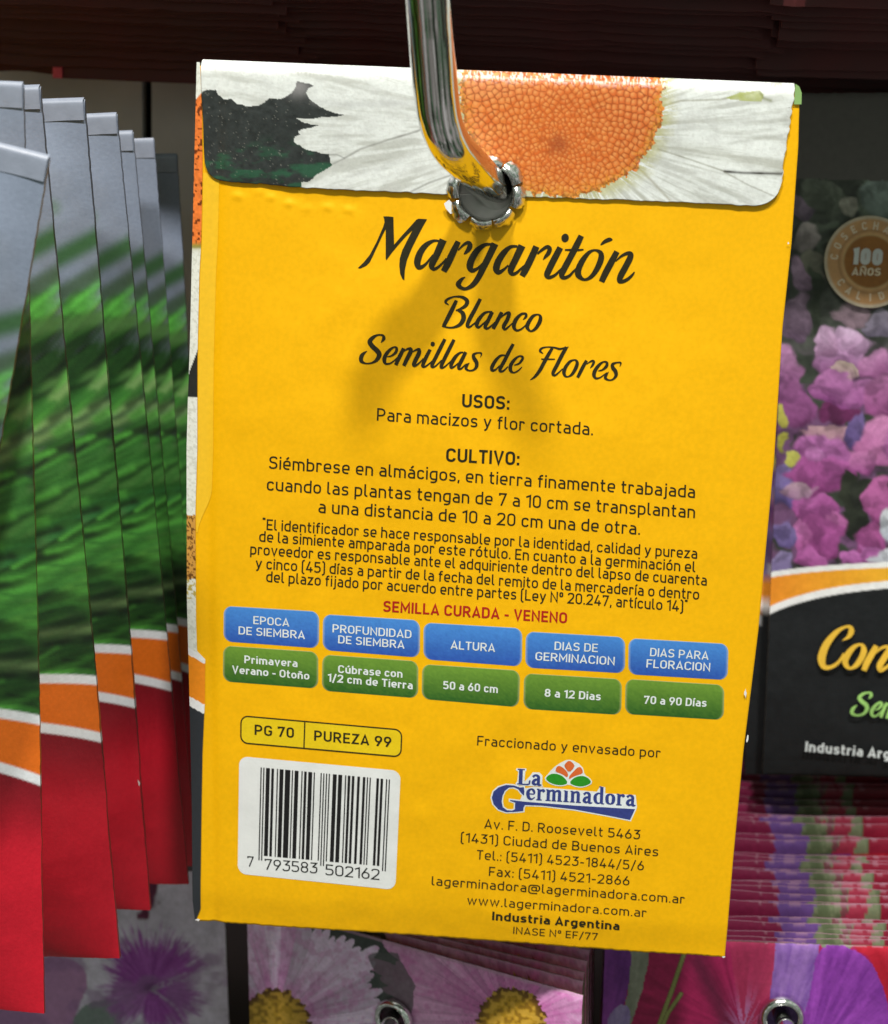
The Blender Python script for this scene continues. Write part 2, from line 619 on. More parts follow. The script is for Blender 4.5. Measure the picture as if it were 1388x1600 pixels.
    d2 = np.sqrt(d2)
    rv = rng.random(K)[idn]
    rc = np.hypot(qx - 873, qy - 224)
    far = sstep(20, 150, rc)
    wall = sstep(.0, 2.6, d2 - d1 + 1.6 * (vnoise(qx / 2.3, qy / 2.3, 63) - .5))
    base = mixc(lin(222, 112, 46) * np.ones(qx.shape + (1,)), rv * .7, lin(234, 140, 70))
    base = mixc(base, .5 * np.clip((qx - 880) / 157 - (qy - 200) / 140, 0, 1), lin(206, 96, 52))
    base = mixc(base, .6 * np.clip(-(qy - 165) / 60, 0, 1) * np.clip((900 - qx) / 150, 0, 1), lin(228, 165, 140))
    base = mixc(base, .45 * sstep(250, 305, qy), lin(236, 150, 60))
    lx, ly = fx[np.minimum(idn, K - 2)], fy[np.minimum(idn, K - 2)]
    hl = np.exp(-(((qx - lx + 1.2) ** 2 + (qy - ly + 1.6) ** 2) / (7 + 9 * far)))
    base = mixc(base, .50 * hl, lin(250, 190, 126))
    dark = mixc(lin(184, 86, 34) * np.ones(qx.shape + (1,)), far * .85, lin(126, 56, 24))
    col = mixc(dark, .25 + .75 * wall, base)
    col = col * np.array([.90, .86, .70])
    col = mixc(col, .35 * (1 - far) * (vnoise(qx / 2.4, qy / 2.4, 64) > .55), lin(196, 92, 36))
    col = mixc(col, .55 * np.exp(-(((qx - 873) / 15) ** 2 + ((qy - 226) / 16) ** 2)), lin(140, 58, 30))
    col = mixc(col, .5 * sstep(.86, 1.0, edge[sel]) * (vnoise(qx / 3, qy / 3, 61) > .45), lin(226, 160, 56))
    col = mixc(col, .6 * sstep(.92, 1.0, edge[sel]) * (vnoise(qx / 3.5, qy / 3.5, 62) > .5), lin(104, 70, 28))
    c = mixc(c, .75 * sstep(1.2, .98, edge) * (st2 > .35) * (~g), lin(176, 172, 104))
    cc = c[sel]
    mk = (edge[sel] < 1.0)[..., None]
    c[sel] = np.where(mk, col, cc)
    # scuffed fold line along the top
    sc = sstep(20, 4, py - (97 + (px - 313) * .037)) * (vnoise(px / 2.2, py / 5, 71) > .55)
    c = mixc(c, .5 * sc, lin(240, 240, 240))
    return c


colf = flap_art(pxf, pyf).reshape(-1, 3)
vf = PF.reshape(-1, 3)
ringf = np.concatenate([np.arange(NXF), np.arange(1, NYF) * NXF + NXF - 1, (NYF - 1) * NXF + np.arange(NXF - 2, -1, -1), np.arange(NYF - 2, 0, -1) * NXF])
sk = vf[ringf].copy()
sk[:, 2] -= .00036
sk_i = len(vf) + np.arange(len(ringf))
rnf = np.roll(ringf, -1)
skn = np.roll(sk_i, -1)
fs2 = np.stack([ringf, rnf, skn, sk_i], -1)
ffl = grid_faces(NYF, NXF)
cen = vf[ffl].mean(1)
ffl = ffl[np.hypot(cen[:, 0] - HOLE[0], cen[:, 1] - HOLE[1]) > .0043]
mesh_obj('flap', np.concatenate([vf, sk]), np.concatenate([ffl, fs2]), [M_ART], packet,
         cols=np.concatenate([colf, np.tile(lin(205, 200, 185), (len(sk), 1))]))
# green printed corner of the front that peeks past the flap's right end
gp = [onp(a, b, .0003) for a, b in ((1243, 131), (1249, 135), (1253, 145), (1252.5, 163), (1241, 163))]
mesh_obj('front_print_corner', gp, [[4, 3, 2, 1, 0]], material('leaf_green_print', (.25, .42, .14), rough=.45), packet, smooth=False)


# ------------------------------------------------------------------ eyelet
def eyelet(name, c, r0, npet, parent, depth=.006, seed=1, scale_out=1.0, zoff=0.0, burst=True, mat=None):
    rg = random.Random(seed)
    vs, fc = [], []
    prof0 = [(1.0, -depth), (1.0, -.0004), (1.02, .0002)]
    nseg = 96
    for r, z in prof0:
        for j in range(nseg):
            a = j / nseg * math.tau
            vs.append((c[0] + r0 * r * math.cos(a), c[1] + r0 * r * math.sin(a), c[2] + z))
    for i in range(len(prof0) - 1):
        for j in range(nseg):
            j2 = (j + 1) % nseg
            fc.append((i * nseg + j, i * nseg + j2, (i + 1) * nseg + j2, (i + 1) * nseg + j))
    a0 = rg.random() * .4
    for k in range(npet):
        da = math.tau / npet
        ac = a0 + da * (k + .5) + rg.uniform(-.05, .05)
        hw = da * .5 * rg.uniform(.88, .97)
        L = rg.uniform(.9, 1.28) * scale_out
        lift = rg.uniform(.8, 1.25)
        tw = rg.uniform(-.25, .25)
        prof = [(1.02, .0002, 1.0), (1.03, .0008, 1.0), (1.07, .00135, .985), (1.14, .00160, .97), (1.22, .00150, .95), (1.30, .00115, .93), (1.40, .0008, .88), (1.47, .0004, .74)]
        m_ = 11
        i0 = len(vs)
        for (r, z, q) in prof:
            rr_ = 1 + (r - 1) * L
            for j in range(m_):
                f = j / (m_ - 1) * 2 - 1
                a = ac + hw * q * f
                zz = z * lift * (1 - .35 * f * f * (r > 1.05)) + tw * .0006 * f * (r - 1.02) / .4 + rg.uniform(-1, 1) * .00003 * (r > 1.1)
                r2 = rr_ - .05 * f * f * (r > 1.3) + (rg.uniform(-.03, .03) if r > 1.35 else 0)
                vs.append((c[0] + r0 * r2 * math.cos(a), c[1] + r0 * r2 * math.sin(a), c[2] + zz))
        for i in range(len(prof) - 1):
            for j in range(m_ - 1):
                b = i0 + i * m_ + j
                fc.append((b, b + 1, b + m_ + 1, b + m_))
    return mesh_obj(name, vs, [f[::-1] for f in fc], mat or M_FOIL, parent)


he = (HOLE[0], HOLE[1], float(surf(HOLE[0], HOLE[1])) + .0003)
ey = eyelet('eyelet', he, .0039, 8, packet, depth=.0014, seed=5)
bv, bf = [], []
for r, z in ((.0041, -.0004), (.0040, -.0012), (.0039, -.0020), (.0026, -.0030), (.0010, -.0034)):
    for j in range(48):
        a = j / 48 * math.tau
        bv.append((he[0] + r * math.cos(a), he[1] + r * math.sin(a), he[2] + z))
for i in range(4):
    for j in range(48):
        bf.append((i * 48 + j, (i + 1) * 48 + j, (i + 1) * 48 + (j + 1) % 48, i * 48 + (j + 1) % 48))
bf.append(tuple(range(4 * 48, 5 * 48)))
mesh_obj('eyelet_barrel', bv, bf, M_DULL, ey)
# torn white paper by the eyelet
tp = [onp(a, b, .0007) for a, b in ((694, 318), (702, 312), (711, 322), (716, 332), (704, 334), (697, 326))]
mesh_obj('torn_paper', tp, [[5, 4, 3, 2, 1, 0]], M_WHITE, packet, smooth=False)


# ------------------------------------------------------------------ tubes (hooks)
def catmull(pts, n=14):
    p = np.asarray(pts, float)
    P0 = np.vstack([2 * p[0] - p[1], p, 2 * p[-1] - p[-2]])
    o = []
    for i in range(1, len(P0) - 2):
        a, b, c, d = P0[i - 1:i + 3]
        for t in np.linspace(0, 1, n, endpoint=False):
            o.append(.5 * ((2 * b) + (c - a) * t + (2 * a - 5 * b + 4 * c - d) * t * t + (3 * b - a - 3 * c + d) * t ** 3))
    o.append(p[-1])
    return np.array(o)


def tube(name, path, r, mat, parent=None, nseg=48, cap=True):
    p = np.asarray(path, float)
    t = np.gradient(p, axis=0)
    t /= np.linalg.norm(t, axis=1)[:, None]
    up = np.array([.31, .17, .93])
    vs, fc = [], []
    rs = np.full(len(p), r) if np.isscalar(r) else np.asarray(r)
    r = float(rs[-1])
    nrm = np.cross(t[0], up)
    nrm /= np.linalg.norm(nrm)
    for i in range(len(p)):
        nrm = nrm - t[i] * (nrm @ t[i])
        nrm /= np.linalg.norm(nrm)
        b = np.cross(t[i], nrm)
        for j in range(nseg):
            a = j / nseg * math.tau
            vs.append(p[i] + rs[i] * (math.cos(a) * nrm + math.sin(a) * b))
    for i in range(len(p) - 1):
        for j in range(nseg):
            j2 = (j + 1) % nseg
            fc.append((i * nseg + j, i * nseg + j2, (i + 1) * nseg + j2, (i + 1) * nseg + j))
    if cap:
        # domed end
        last = (len(p) - 1) * nseg
        for q, (f, h) in enumerate(((.85, .45), (.5, .8), (.12, .95))):
            base = len(vs)
            for j in range(nseg):
                v0 = vs[last + j] if q == 0 else None
                a = j / nseg * math.tau
                vs.append(p[-1] + t[-1] * r * h + r * f * (math.cos(a) * nrm + math.sin(a) * np.cross(t[-1], nrm)))
            prev = last if q == 0 else base - nseg
            for j in range(nseg):
                j2 = (j + 1) % nseg
                fc.append((prev + j, prev + j2, base + j2, base + j))
        fc.append(tuple(range(len(vs) - nseg, len(vs))))
    return mesh_obj(name, vs, fc, mat, parent)


def pz(lst):
    return np.array([at(float(a), float(b), float(c)) for a, b, c in lst])


hook_path = catmull(pz([(850, 262, -.112), (838, 300, -.06), (815, 338, -.022), (794, 318, -.009), (775, 298, -.0030), (757, 280, .0022), (742, 265, .0066), (725, 249, .0108), (707, 230, .0143), (694, 206, .0168), (686, 178, .0187), (681, 140, .0210), (677, 90, .0242), (673, 40, .0275), (670, 0, .0303), (667, -40, .0330)]))
hook_r = .0028 + .0004 * sstep(.0, .030, hook_path[:, 2])
hook = tube('display_hook', hook_path, hook_r, M_CHROME)
tag(hook, 'shiny chrome display hook bent upwards through the eyelet of the yellow packet', 'hook')


# ------------------------------------------------------------------ lettering
def fillet(pts, closed=False):
    """pts: (x, y[, r]) -> polyline with rounded corners"""
    P_ = [np.array(p[:2], float) for p in pts]
    Rr = [(p[2] if len(p) > 2 else 0) for p in pts]
    n = len(P_)
    o = []
    for i in range(n):
        if Rr[i] == 0 or (not closed and i in (0, n - 1)):
            o.append(P_[i])
            continue
        a = P_[(i - 1) % n]
        b = P_[i]
        c = P_[(i + 1) % n]
        d1 = a - b
        d2 = c - b
        l1, l2 = np.linalg.norm(d1), np.linalg.norm(d2)
        d1 = d1 / l1
        d2 = d2 / l2
        r = min(Rr[i], l1 * (.5 if (closed or i > 1) else 1), l2 * (.5 if (closed or i < n - 2) else 1))
        st, en = b + d1 * r, b + d2 * r
        for t in np.linspace(0, 1, 6):
            k = .0
            # quarter-ish arc by rational blend
            o.append((1 - t) ** 2 * st + 2 * t * (1 - t) * (b * .88 + (st + en) * .06) + t * t * en)
    return np.array(o)


def ribbon(pl, wd, closed=False):
    """polyline (n,2), width scalar or (n,) -> verts, quads"""
    p = np.asarray(pl, float)
    keep_ = [0]
    for i in range(1, len(p)):
        if np.linalg.norm(p[i] - p[keep_[-1]]) > 1e-9:
            keep_.append(i)
    wd = np.full(len(p), wd) if np.isscalar(wd) else np.asarray(wd, float)
    p = p[keep_]
    wd = wd[keep_]
    if closed and np.linalg.norm(p[0] - p[-1]) < 1e-9:
        p = p[:-1]
        wd = wd[:-1]
    n = len(p)
    if closed:
        d_in = p - np.roll(p, 1, 0)
        d_out = np.roll(p, -1, 0) - p
    else:
        d_out = np.vstack([p[1:] - p[:-1], p[-1:] - p[-2:-1]])
        d_in = np.vstack([p[1:2] - p[:1], p[1:] - p[:-1]])
    d_in = d_in / np.linalg.norm(d_in, axis=1)[:, None]
    d_out = d_out / np.linalg.norm(d_out, axis=1)[:, None]
    tn = d_in + d_out
    ln = np.linalg.norm(tn, axis=1)
    tn = np.where(ln[:, None] > 1e-6, tn / np.maximum(ln, 1e-6)[:, None], d_out)
    nm = np.stack([-tn[:, 1], tn[:, 0]], 1)
    no = np.stack([-d_out[:, 1], d_out[:, 0]], 1)
    cosv = np.maximum((nm * no).sum(1), .42)
    off = nm * (wd * .5 / cosv)[:, None]
    L = p + off
    R_ = p - off
    v = np.concatenate([L, R_])
    idx = np.arange(n if closed else n - 1)
    nx_ = (idx + 1) % n
    f = np.stack([idx, idx + n, nx_ + n, nx_], 1)
    return v, f


def din(t):
    """monoline technical alphabet, cap height 1, stroke t -> {char: (advance width, [(pts, closed)])}"""
    h = t / 2
    T = 1 - h
    X = .735 - h
    D = -.25 + h
    G = {}

    def add(ch, wd, *st):
        G[ch] = (wd, [(s[0], s[1]) if isinstance(s, tuple) else (s, False) for s in st])
    lw = .50 + t * .35
    R_ = lw - h
    r = min((R_ - h) / 2, .2) * 1.08
    mid = .735 / 2
    add('o', lw, ([(h, h, r), (R_, h, r), (R_, X, r), (h, X, r)], True))
    bowlR = [(h, X), (R_, X, r), (R_, h, r), (h, h)]
    bowlL = [(R_, X), (h, X, r), (h, h, r), (R_, h)]
    add('b', lw, [(h, 0), (h, 1)], bowlR)
    add('d', lw, [(R_, 0), (R_, 1)], bowlL)
    add('p', lw, [(h, -.25), (h, X + h)], bowlR)
    add('q', lw, [(R_, -.25), (R_, X + h)], bowlL)
    add('g', lw, [(R_, X + h), (R_, D, r), (h + .02, D)], bowlL)
    add('a', lw - .03, [(h + .03, X), (R_ - .03, X, r), (R_ - .03, 0)], [(R_ - .03, mid + .04), (h, mid + .04, r * .9), (h, h, r * .9), (R_ - .03, h)])
    cw = lw - .05
    add('c', cw, [(cw - h, X - .13), (cw - h, X, r), (h, X, r), (h, h, r), (cw - h, h, r), (cw - h, h + .13)])
    add('e', lw - .01, [(R_ - .03, h), (h, h, r), (h, X, r), (R_ - .01, X, r), (R_ - .01, mid - .02), (h, mid - .02)])
    add('f', .36, [(.36, T), (.14, T, .14), (.14, 0)], [(0, X), (.34, X)])
    arch = [(h, X), (R_ - .01, X, r), (R_ - .01, 0)]
    add('h', lw - .01, [(h, 0), (h, 1)], arch)
    add('n', lw - .01, [(h, 0), (h, X + h)], arch)
    mw = lw * 1.55
    add('m', mw, [(h, 0), (h, X + h)], [(h, X), (mw / 2, X, r), (mw / 2, 0)], [(mw / 2, X), (mw - h, X, r), (mw - h, 0)])
    dot = [(h, .86), (h, 1.0)]
    add('i', t, [(h, 0), (h, X + h)], dot)
    add('ı', t, [(h, 0), (h, X + h)])
    add('j', t + .08, [(h + .08, X + h), (h + .08, D, .12), (-.02, D)], [(h + .08, .86), (h + .08, 1)])
    add('k', lw - .02, [(h, 0), (h, 1)], [(h, .25), (lw - .05, .735)], [(h + .14, .38), (lw - .02, 0)])
    add('l', .24, [(h, 1), (h, h, .14), (.24, h)])
    add('r', .38, [(h, 0), (h, X + h)], [(h, X - .03), (h + .1, X), (.36 - h + .02, X, .12), (.38 - h + .01, X - .12)])
    sw = lw - .06
    rs_ = (X - mid) * .6
    add('s', sw, [(sw - h - .01, X - .09), (sw - h - .02, X, rs_), (h + .01, X, rs_), (h + .01, mid, rs_), (sw - h, mid, rs_), (sw - h, h, rs_), (h, h, rs_), (h, h + .08)])
    add('t', .36, [(.13, .95), (.13, h, .14), (.35, h)], [(0, X), (.34, X)])
    add('u', lw - .01, [(h, X + h), (h, h, r), (R_ - .01, h)], [(R_ - .01, 0), (R_ - .01, X + h)])
    vw = lw
    add('v', vw, [(h * .8, .735), (vw / 2, h * .4), (vw - h * .8, .735)])
    add('w', lw * 1.5, [(h * .8, .735), (lw * .42, h * .4), (lw * .75, .7), (lw * 1.08, h * .4), (lw * 1.5 - h * .8, .735)])
    add('x', vw - .02, [(h * .8, .735), (vw - .02 - h * .8, 0)], [(h * .8, 0), (vw - .02 - h * .8, .735)])
    add('y', vw, [(h * .8, .735), (vw / 2, h)], [(vw - h * .8, .735), (vw * .38, -.13, .1), (vw * .12, D)])
    add('z', lw - .06, [(.01, X), (lw - .06 - h, X), (h, h), (lw - .06, h)])
    # capitals
    cw = .56 + t * .45
    Rc = cw - h
    rc = min((Rc - h) / 2, .24) * 1.08
    m2 = .5
    add('A', cw + .03, [(h * .7, 0), (cw / 2 + .015, T), (cw + .03 - h * .7, 0)], [(cw * .2, .25), (cw * .82, .25)])
    rb = .25
    add('B', cw, [(h, 0), (h, 1)], [(h, T), (Rc - .03, T, rb), (Rc - .03, m2 + .01, rb), (h, m2 + .01)], [(h, m2), (Rc, m2, rb), (Rc, h, rb), (h, h)])
    add('C', cw, [(Rc, T - .2), (Rc, T, rc), (h, T, rc), (h, h, rc), (Rc, h, rc), (Rc, .2 + h)])
    add('D', cw, [(h, 0), (h, 1)], [(h, T), (Rc, T, rc), (Rc, h, rc), (h, h)])
    ew = cw - .09
    add('E', ew, [(ew, T), (h, T), (h, h), (ew, h)], [(h, m2), (ew - .05, m2)])
    add('F', ew - .01, [(ew, T), (h, T), (h, 0)], [(h, m2 - .03), (ew - .06, m2 - .03)])
    add('G', cw, [(Rc, T - .2), (Rc, T, rc), (h, T, rc), (h, h, rc), (Rc, h, rc), (Rc, m2 - .04), (cw * .55, m2 - .04)])
    add('H', cw, [(h, 0), (h, 1)], [(Rc, 0), (Rc, 1)], [(h, m2), (Rc, m2)])
    add('I', t, [(h, 0), (h, 1)])
    add('J', .42, [(.42 - h, 1), (.42 - h, h, .18), (.0, h)])
    add('L', ew - .02, [(h, 1), (h, h), (ew - .02, h)])
    add('M', cw + .14, [(h, 0), (h, T - .0), (cw / 2 + .07, .28), (cw + .14 - h, T), (cw + .14 - h, 0)])
    add('N', cw + .03, [(h, 0), (h, T), (cw + .03 - h, h), (cw + .03 - h, 1)])
    add('O', cw, ([(h, h, rc), (Rc, h, rc), (Rc, T, rc), (h, T, rc)], True))
    add('P', cw - .02, [(h, 0), (h, 1)], [(h, T), (Rc - .02, T, .28), (Rc - .02, m2 - .08, .28), (h, m2 - .08)])
    add('R', cw, [(h, 0), (h, 1)], [(h, T), (Rc - .02, T, .28), (Rc - .02, m2 - .04, .28), (h, m2 - .04)], [(cw * .48, m2 - .04), (cw - h * .6, 0)])
    add('S', cw - .03, [(Rc - .05, T - .14), (Rc - .05, T, .24), (h, T, .24), (h, m2 + .01, .24), (Rc - .03, m2 + .01, .24), (Rc - .03, h, .24), (h, h, .24), (h - .01, h + .14)])
    add('T', cw - .06, [(0, T), (cw - .06, T)], [((cw - .06) / 2, T), ((cw - .06) / 2, 0)])
    add('U', cw, [(h, 1), (h, h, rc), (Rc, h, rc), (Rc, 1)])
    add('V', cw + .02, [(h * .8, 1), (cw / 2 + .01, h * .4), (cw + .02 - h * .8, 1)])
    add('Y', cw, [(h * .8, 1), (cw / 2, .42), (cw / 2, 0)], [(cw - h * .8, 1), (cw / 2, .42)])
    add('Z', cw - .06, [(.02, T), (cw - .06 - h, T), (h, h), (cw - .06, h)])
    # figures
    nw = .53 + t * .35
    Rn = nw - h
    rn_ = min((Rn - h) / 2, .22) * 1.08
    add('0', nw, ([(h, h, rn_), (Rn, h, rn_), (Rn, T, rn_), (h, T, rn_)], True))
    add('1', .34, [(0, .80), (.34 - h, T), (.34 - h, 0)])
    add('2', nw, [(h, T - .17), (h, T, rn_), (Rn, T, rn_), (Rn, .58, .15), (h, h), (nw, h)])
    add('3', nw, [(h, T), (Rn - .01, T), (nw * .42, .60), (nw * .5, .58), (Rn, .58, rn_), (Rn, h, rn_), (h, h, rn_), (h, h + .14)])
    add('4', nw + .02, [(nw * .58, 1), (h, .24), (nw + .02, .24)], [(nw * .72, .48), (nw * .72, 0)])
    add('5', nw, [(Rn, T), (h + .03, T), (h + .02, .56), (Rn, .58, rn_), (Rn, h, rn_), (h, h, rn_), (h, h + .12)])
    add('6', nw, ([(h, h, rn_), (Rn, h, rn_), (Rn, .58, rn_), (h, .58, rn_)], True), [(h, .36), (nw * .66, 1)])
    add('9', nw, ([(h, .42, rn_), (Rn, .42, rn_), (Rn, T, rn_), (h, T, rn_)], True), [(Rn, .64), (nw * .34, 0)])
    add('7', nw - .02, [(h, T - .14), (h, T), (Rn - .02, T), (nw * .32, 0)])
    add('8', nw, ([(h + .02, m2 + .02, .2), (Rn - .02, m2 + .02, .2), (Rn - .02, T, .2), (h + .02, T, .2)], True), ([(h, h, .22), (Rn, h, .22), (Rn, m2 + .02, .22), (h, m2 + .02, .22)], True))
    add('.', t, [(h, 0), (h, t * 1.15)])
    add(',', t, [(h + .01, t * 1.15), (h - .03, -.12)])
    add(':', t, [(h, 0), (h, t * 1.15)], [(h, .5), (h, .5 + t * 1.15)])
    add('-', .34, [(0, .38), (.34, .38)])
    add('(', .25, [(.25, 1.08), (h, 1.0, .12), (h, -.1, .12), (.25, -.18)])
    add(')', .25, [(0, 1.08), (.25 - h, 1.0, .12), (.25 - h, -.1, .12), (0, -.18)])
    add('/', .40, [(h * .5, -.12), (.40 - h * .5, 1.05)])
    add('"', .24, [(h, .93), (h, 1.12)], [(.24 - h, .93), (.24 - h, 1.12)])
    add('º', .34, ([(h, .58, .12), (.34 - h, .58, .12), (.34 - h, T, .12), (h, T, .12)], True))
    add('@', 1.0, ([(.30, .22, .15), (.68, .22, .15), (.68, .62, .15), (.30, .62, .15)], True), [(.68, .66), (.68, .22, .08), (.80, .20, .1), (.95, .34, .1), (.95, .82, .25), (h, .82, .25), (h, -.08, .25), (.78, -.08)])
    for b_, a_ in (('á', 'a'), ('é', 'e'), ('í', 'ı'), ('ó', 'o'), ('ú', 'u')):
        wd, st = G[a_]
        c = wd / 2
        G[b_] = (wd, st + [([(c - .04, .82), (c + .12, 1.0)], False)])
    wd, st = G['n']
    G['ñ'] = (wd, st + [([(wd / 2 - .17, .86), (wd / 2 - .05, .93), (wd / 2 + .06, .86), (wd / 2 + .17, .93)], False)])
    wd, st = G['N']
    G['Ñ'] = (wd, st + [([(wd / 2 - .2, 1.08), (wd / 2 - .06, 1.16), (wd / 2 + .07, 1.08), (wd / 2 + .2, 1.16)], False)])
    return G


FONTS = {}


def glyphs(t):
    if t not in FONTS:
        FONTS[t] = din(t)
    return FONTS[t]


def layout(s, t, gap=.13, space=.30):
    """-> list of (verts2d, faces) ribbons and total width, cap height 1"""
    G = glyphs(t)
    x = 0
    out_ = []
    for ch in s:
        if ch == ' ':
            x += space
            continue
        wd, st = G[ch]
        for i, (pts, closed) in enumerate(st):
            pl = fillet(pts, closed)
            v, f = ribbon(pl, t, closed)
            v = v + [x, 0]
            out_.append((v, f, i))
        x += wd + gap
    return out_, x - gap


class Ink:
    """collects flat ink shapes; each is mapped from pixels of the photograph onto a surface"""

    def __init__(self, mapper):
        self.v = []
        self.f = []
        self.m = mapper
        self.n = 0

    def raw(self, pix, faces, off):
        p = self.m(np.asarray(pix)[:, 0], np.asarray(pix)[:, 1], off)
        q = np.asarray(faces)
        # orient towards the viewer
        self.v.append(p)
        for f in q:
            f = [int(i) for i in f]
            a, b, c = p[f[0]], p[f[1]], p[f[2]]
            nz_ = np.cross(b - a, c - b)
            if len(f) > 3 and abs(nz_[2]) < 1e-14:
                nz_ = np.cross(p[f[2]] - b, p[f[3]] - p[f[2]])
            if nz_[2] < 0:
                f = f[::-1]
            self.f.append([i + self.n for i in f])
        self.n += len(p)

    def text(self, s, p0, p1, cap, t=.125, gap=.13, space=.30, off=.00005, shear=0.0):
        rib, wd = layout(s, t, gap, space)
        p0 = np.array(p0, float)
        p1 = np.array(p1, float)
        ex = (p1 - p0) / wd
        mx = (p0[0] + p1[0]) / 2
        # the packet's verticals lean with the perspective
        lean = (mx - 309) / 10900
        ey = np.array([lean + shear, -1.0]) * cap
        for v, f, i in rib:
            pix = p0 + v[:, :1] * ex + v[:, 1:] * ey
            self.raw(pix, f, off + i * 4e-6)

    def stroke(self, pts, off=.00005, closed=False, n=7, scale=1.0, origin=(0, 0), layer=0):
        a = np.array(pts, float)
        if closed:
            a2 = np.vstack([a[-1:], a, a[:1], a[1:2]])
            o = []
            for i in range(1, len(a2) - 2):
                q0, q1, q2, q3 = a2[i - 1:i + 3]
                for t in np.linspace(0, 1, n, endpoint=False):
                    o.append(.5 * ((2 * q1) + (q2 - q0) * t + (2 * q0 - 5 * q1 + 4 * q2 - q3) * t * t + (3 * q1 - q0 - 3 * q2 + q3) * t ** 3))
            c = np.array(o)
        else:
            c = catmull(a, n)
        v, f = ribbon(c[:, :2], np.maximum(c[:, 2], 1.0), closed)
        self.raw(v * scale + np.array(origin), f, off + layer * 4e-6)

    def poly(self, pts, off=.00005, scale=1.0, origin=(0, 0), smooth=0, layer=0):
        a = np.array(pts, float)
        if smooth:
            a = smooth_poly(a, smooth)
        a = a * scale + np.array(origin)
        tri = [tuple(t) for t in tessellate_polygon([[Vector((x, y, 0)) for x, y in a]])]
        vs = [tuple(q) for q in a]
        for _ in range(5):
            if max(max(math.dist(vs[t[0]], vs[t[1]]), math.dist(vs[t[1]], vs[t[2]]), math.dist(vs[t[2]], vs[t[0]])) for t in tri) < 9:
                break
            mid = {}

            def mp(i, j):
                k_ = (min(i, j), max(i, j))
                if k_ not in mid:
                    vs.append(((vs[i][0] + vs[j][0]) / 2, (vs[i][1] + vs[j][1]) / 2))
                    mid[k_] = len(vs) - 1
                return mid[k_]
            nt_ = []
            for i, j, k_ in tri:
                a_, b_, c_ = mp(i, j), mp(j, k_), mp(k_, i)
                nt_ += [(i, a_, c_), (a_, j, b_), (c_, b_, k_), (a_, b_, c_)]
            tri = nt_
        self.raw(np.array(vs), tri, off + layer * 4e-6)

    def build(self, name, mat, parent):
        return mesh_obj(name, np.concatenate(self.v), self.f, mat, parent, smooth=False)


# --- script lettering, traced as pen strokes (x, y, pen width) from enlargements
SC = .11527
tA = (555, 330)
tB = (700, 340)
tC = (840, 350)
ink = Ink(onp)
ink.poly([(383, 70), (450, 70), (520, 78), (524, 250), (530, 452), (640, 325), (760, 195), (830, 115), (860, 101), (977, 108), (915, 215), (840, 360), (770, 500), (705, 660), (675, 800), (668, 937), (640, 915), (612, 850), (600, 740), (606, 640), (640, 530), (700, 410), (780, 255), (700, 330), (600, 440), (500, 560), (425, 664), (415, 640), (416, 450), (415, 240), (375, 320), (300, 480), (240, 610), (200, 690), (150, 740), (70, 776), (38, 770), (120, 690), (200, 590), (290, 420), (380, 215), (400, 150), (395, 105)], scale=SC, origin=tA)
sa = lambda p, l=0, **k: ink.stroke(p, scale=SC, origin=tA, layer=l, **k)
sb = lambda p, l=0, **k: ink.stroke(p, scale=SC, origin=tB, layer=l, **k)
sc_ = lambda p, l=0, **k: ink.stroke(p, scale=SC, origin=tC, layer=l, **k)
sa([(1150, 402, 26), (1060, 402, 40), (960, 460, 70), (885, 560, 88), (845, 680, 92), (862, 755, 70), (910, 752, 50), (965, 708, 35), (1010, 650, 25), (1060, 590, 25)], 1)
sa([(1195, 385, 100), (1105, 590, 92), (1040, 725, 85), (1062, 780, 52), (1110, 768, 40), (1180, 708, 30), (1240, 640, 25)], 2)
sb([(140, 322, 72), (70, 470, 90), (0, 620, 92), (-58, 728, 80)], 3)
sb([(140, 440, 16), (215, 365, 34), (275, 338, 48), (300, 370, 68), (285, 420, 66), (245, 470, 42), (215, 494, 10)], 4)
sb([(590, 360, 30), (500, 370, 50), (400, 445, 82), (325, 560, 92), (298, 660, 92), (330, 716, 62), (400, 690, 40), (470, 620, 25), (510, 570, 20)], 1)
sb([(640, 352, 96), (560, 520, 92), (480, 680, 88), (420, 800, 80), (345, 905, 70), (250, 962, 44), (180, 950, 50), (142, 905, 70), (165, 860, 55), (200, 825, 35), (236, 803, 8)], 2)
sb([(945, 388, 30), (850, 397, 48), (760, 475, 80), (685, 590, 92), (658, 690, 92), (690, 742, 62), (760, 702, 38), (820, 645, 25)], 1)
sb([(1005, 378, 100), (920, 560, 92), (855, 700, 86), (872, 762, 54), (930, 748, 42), (990, 692, 30), (1050, 640, 25)], 2)
sb([(1200, 390, 86), (1130, 550, 92), (1050, 710, 92), (1005, 790, 78)], 3)
sc_([(0, 403, 24), (60, 350, 38), (130, 308, 48), (165, 335, 62), (150, 390, 58), (110, 440, 40), (76, 482, 8)], 4)
sc_([(310, 318, 82), (230, 470, 88), (160, 610, 88), (130, 690, 80), (165, 722, 50), (240, 690, 38), (300, 630, 28), (350, 580, 22)], 1)
ink.poly([(375 + 50 * math.cos(a) + 8 * math.sin(a), 188 + 57 * math.sin(a) - 12 * math.cos(a)) for a in np.linspace(0, math.tau, 18, endpoint=False)], scale=SC, origin=tC)
sc_([(595, 158, 76), (530, 290, 88), (440, 460, 85), (360, 610, 85), (328, 690, 74), (360, 727, 52), (430, 702, 40), (490, 640, 30), (540, 590, 22)], 2)
sc_([(372, 350, 20), (470, 350, 30), (560, 351, 28), (625, 345, 18)], 3)
sc_([(780, 354, 30), (700, 385, 48), (620, 480, 74), (560, 600, 84), (556, 690, 82), (630, 752, 36), (720, 720, 52), (800, 620, 72), (860, 480, 82), (855, 390, 62)], 1, closed=True)
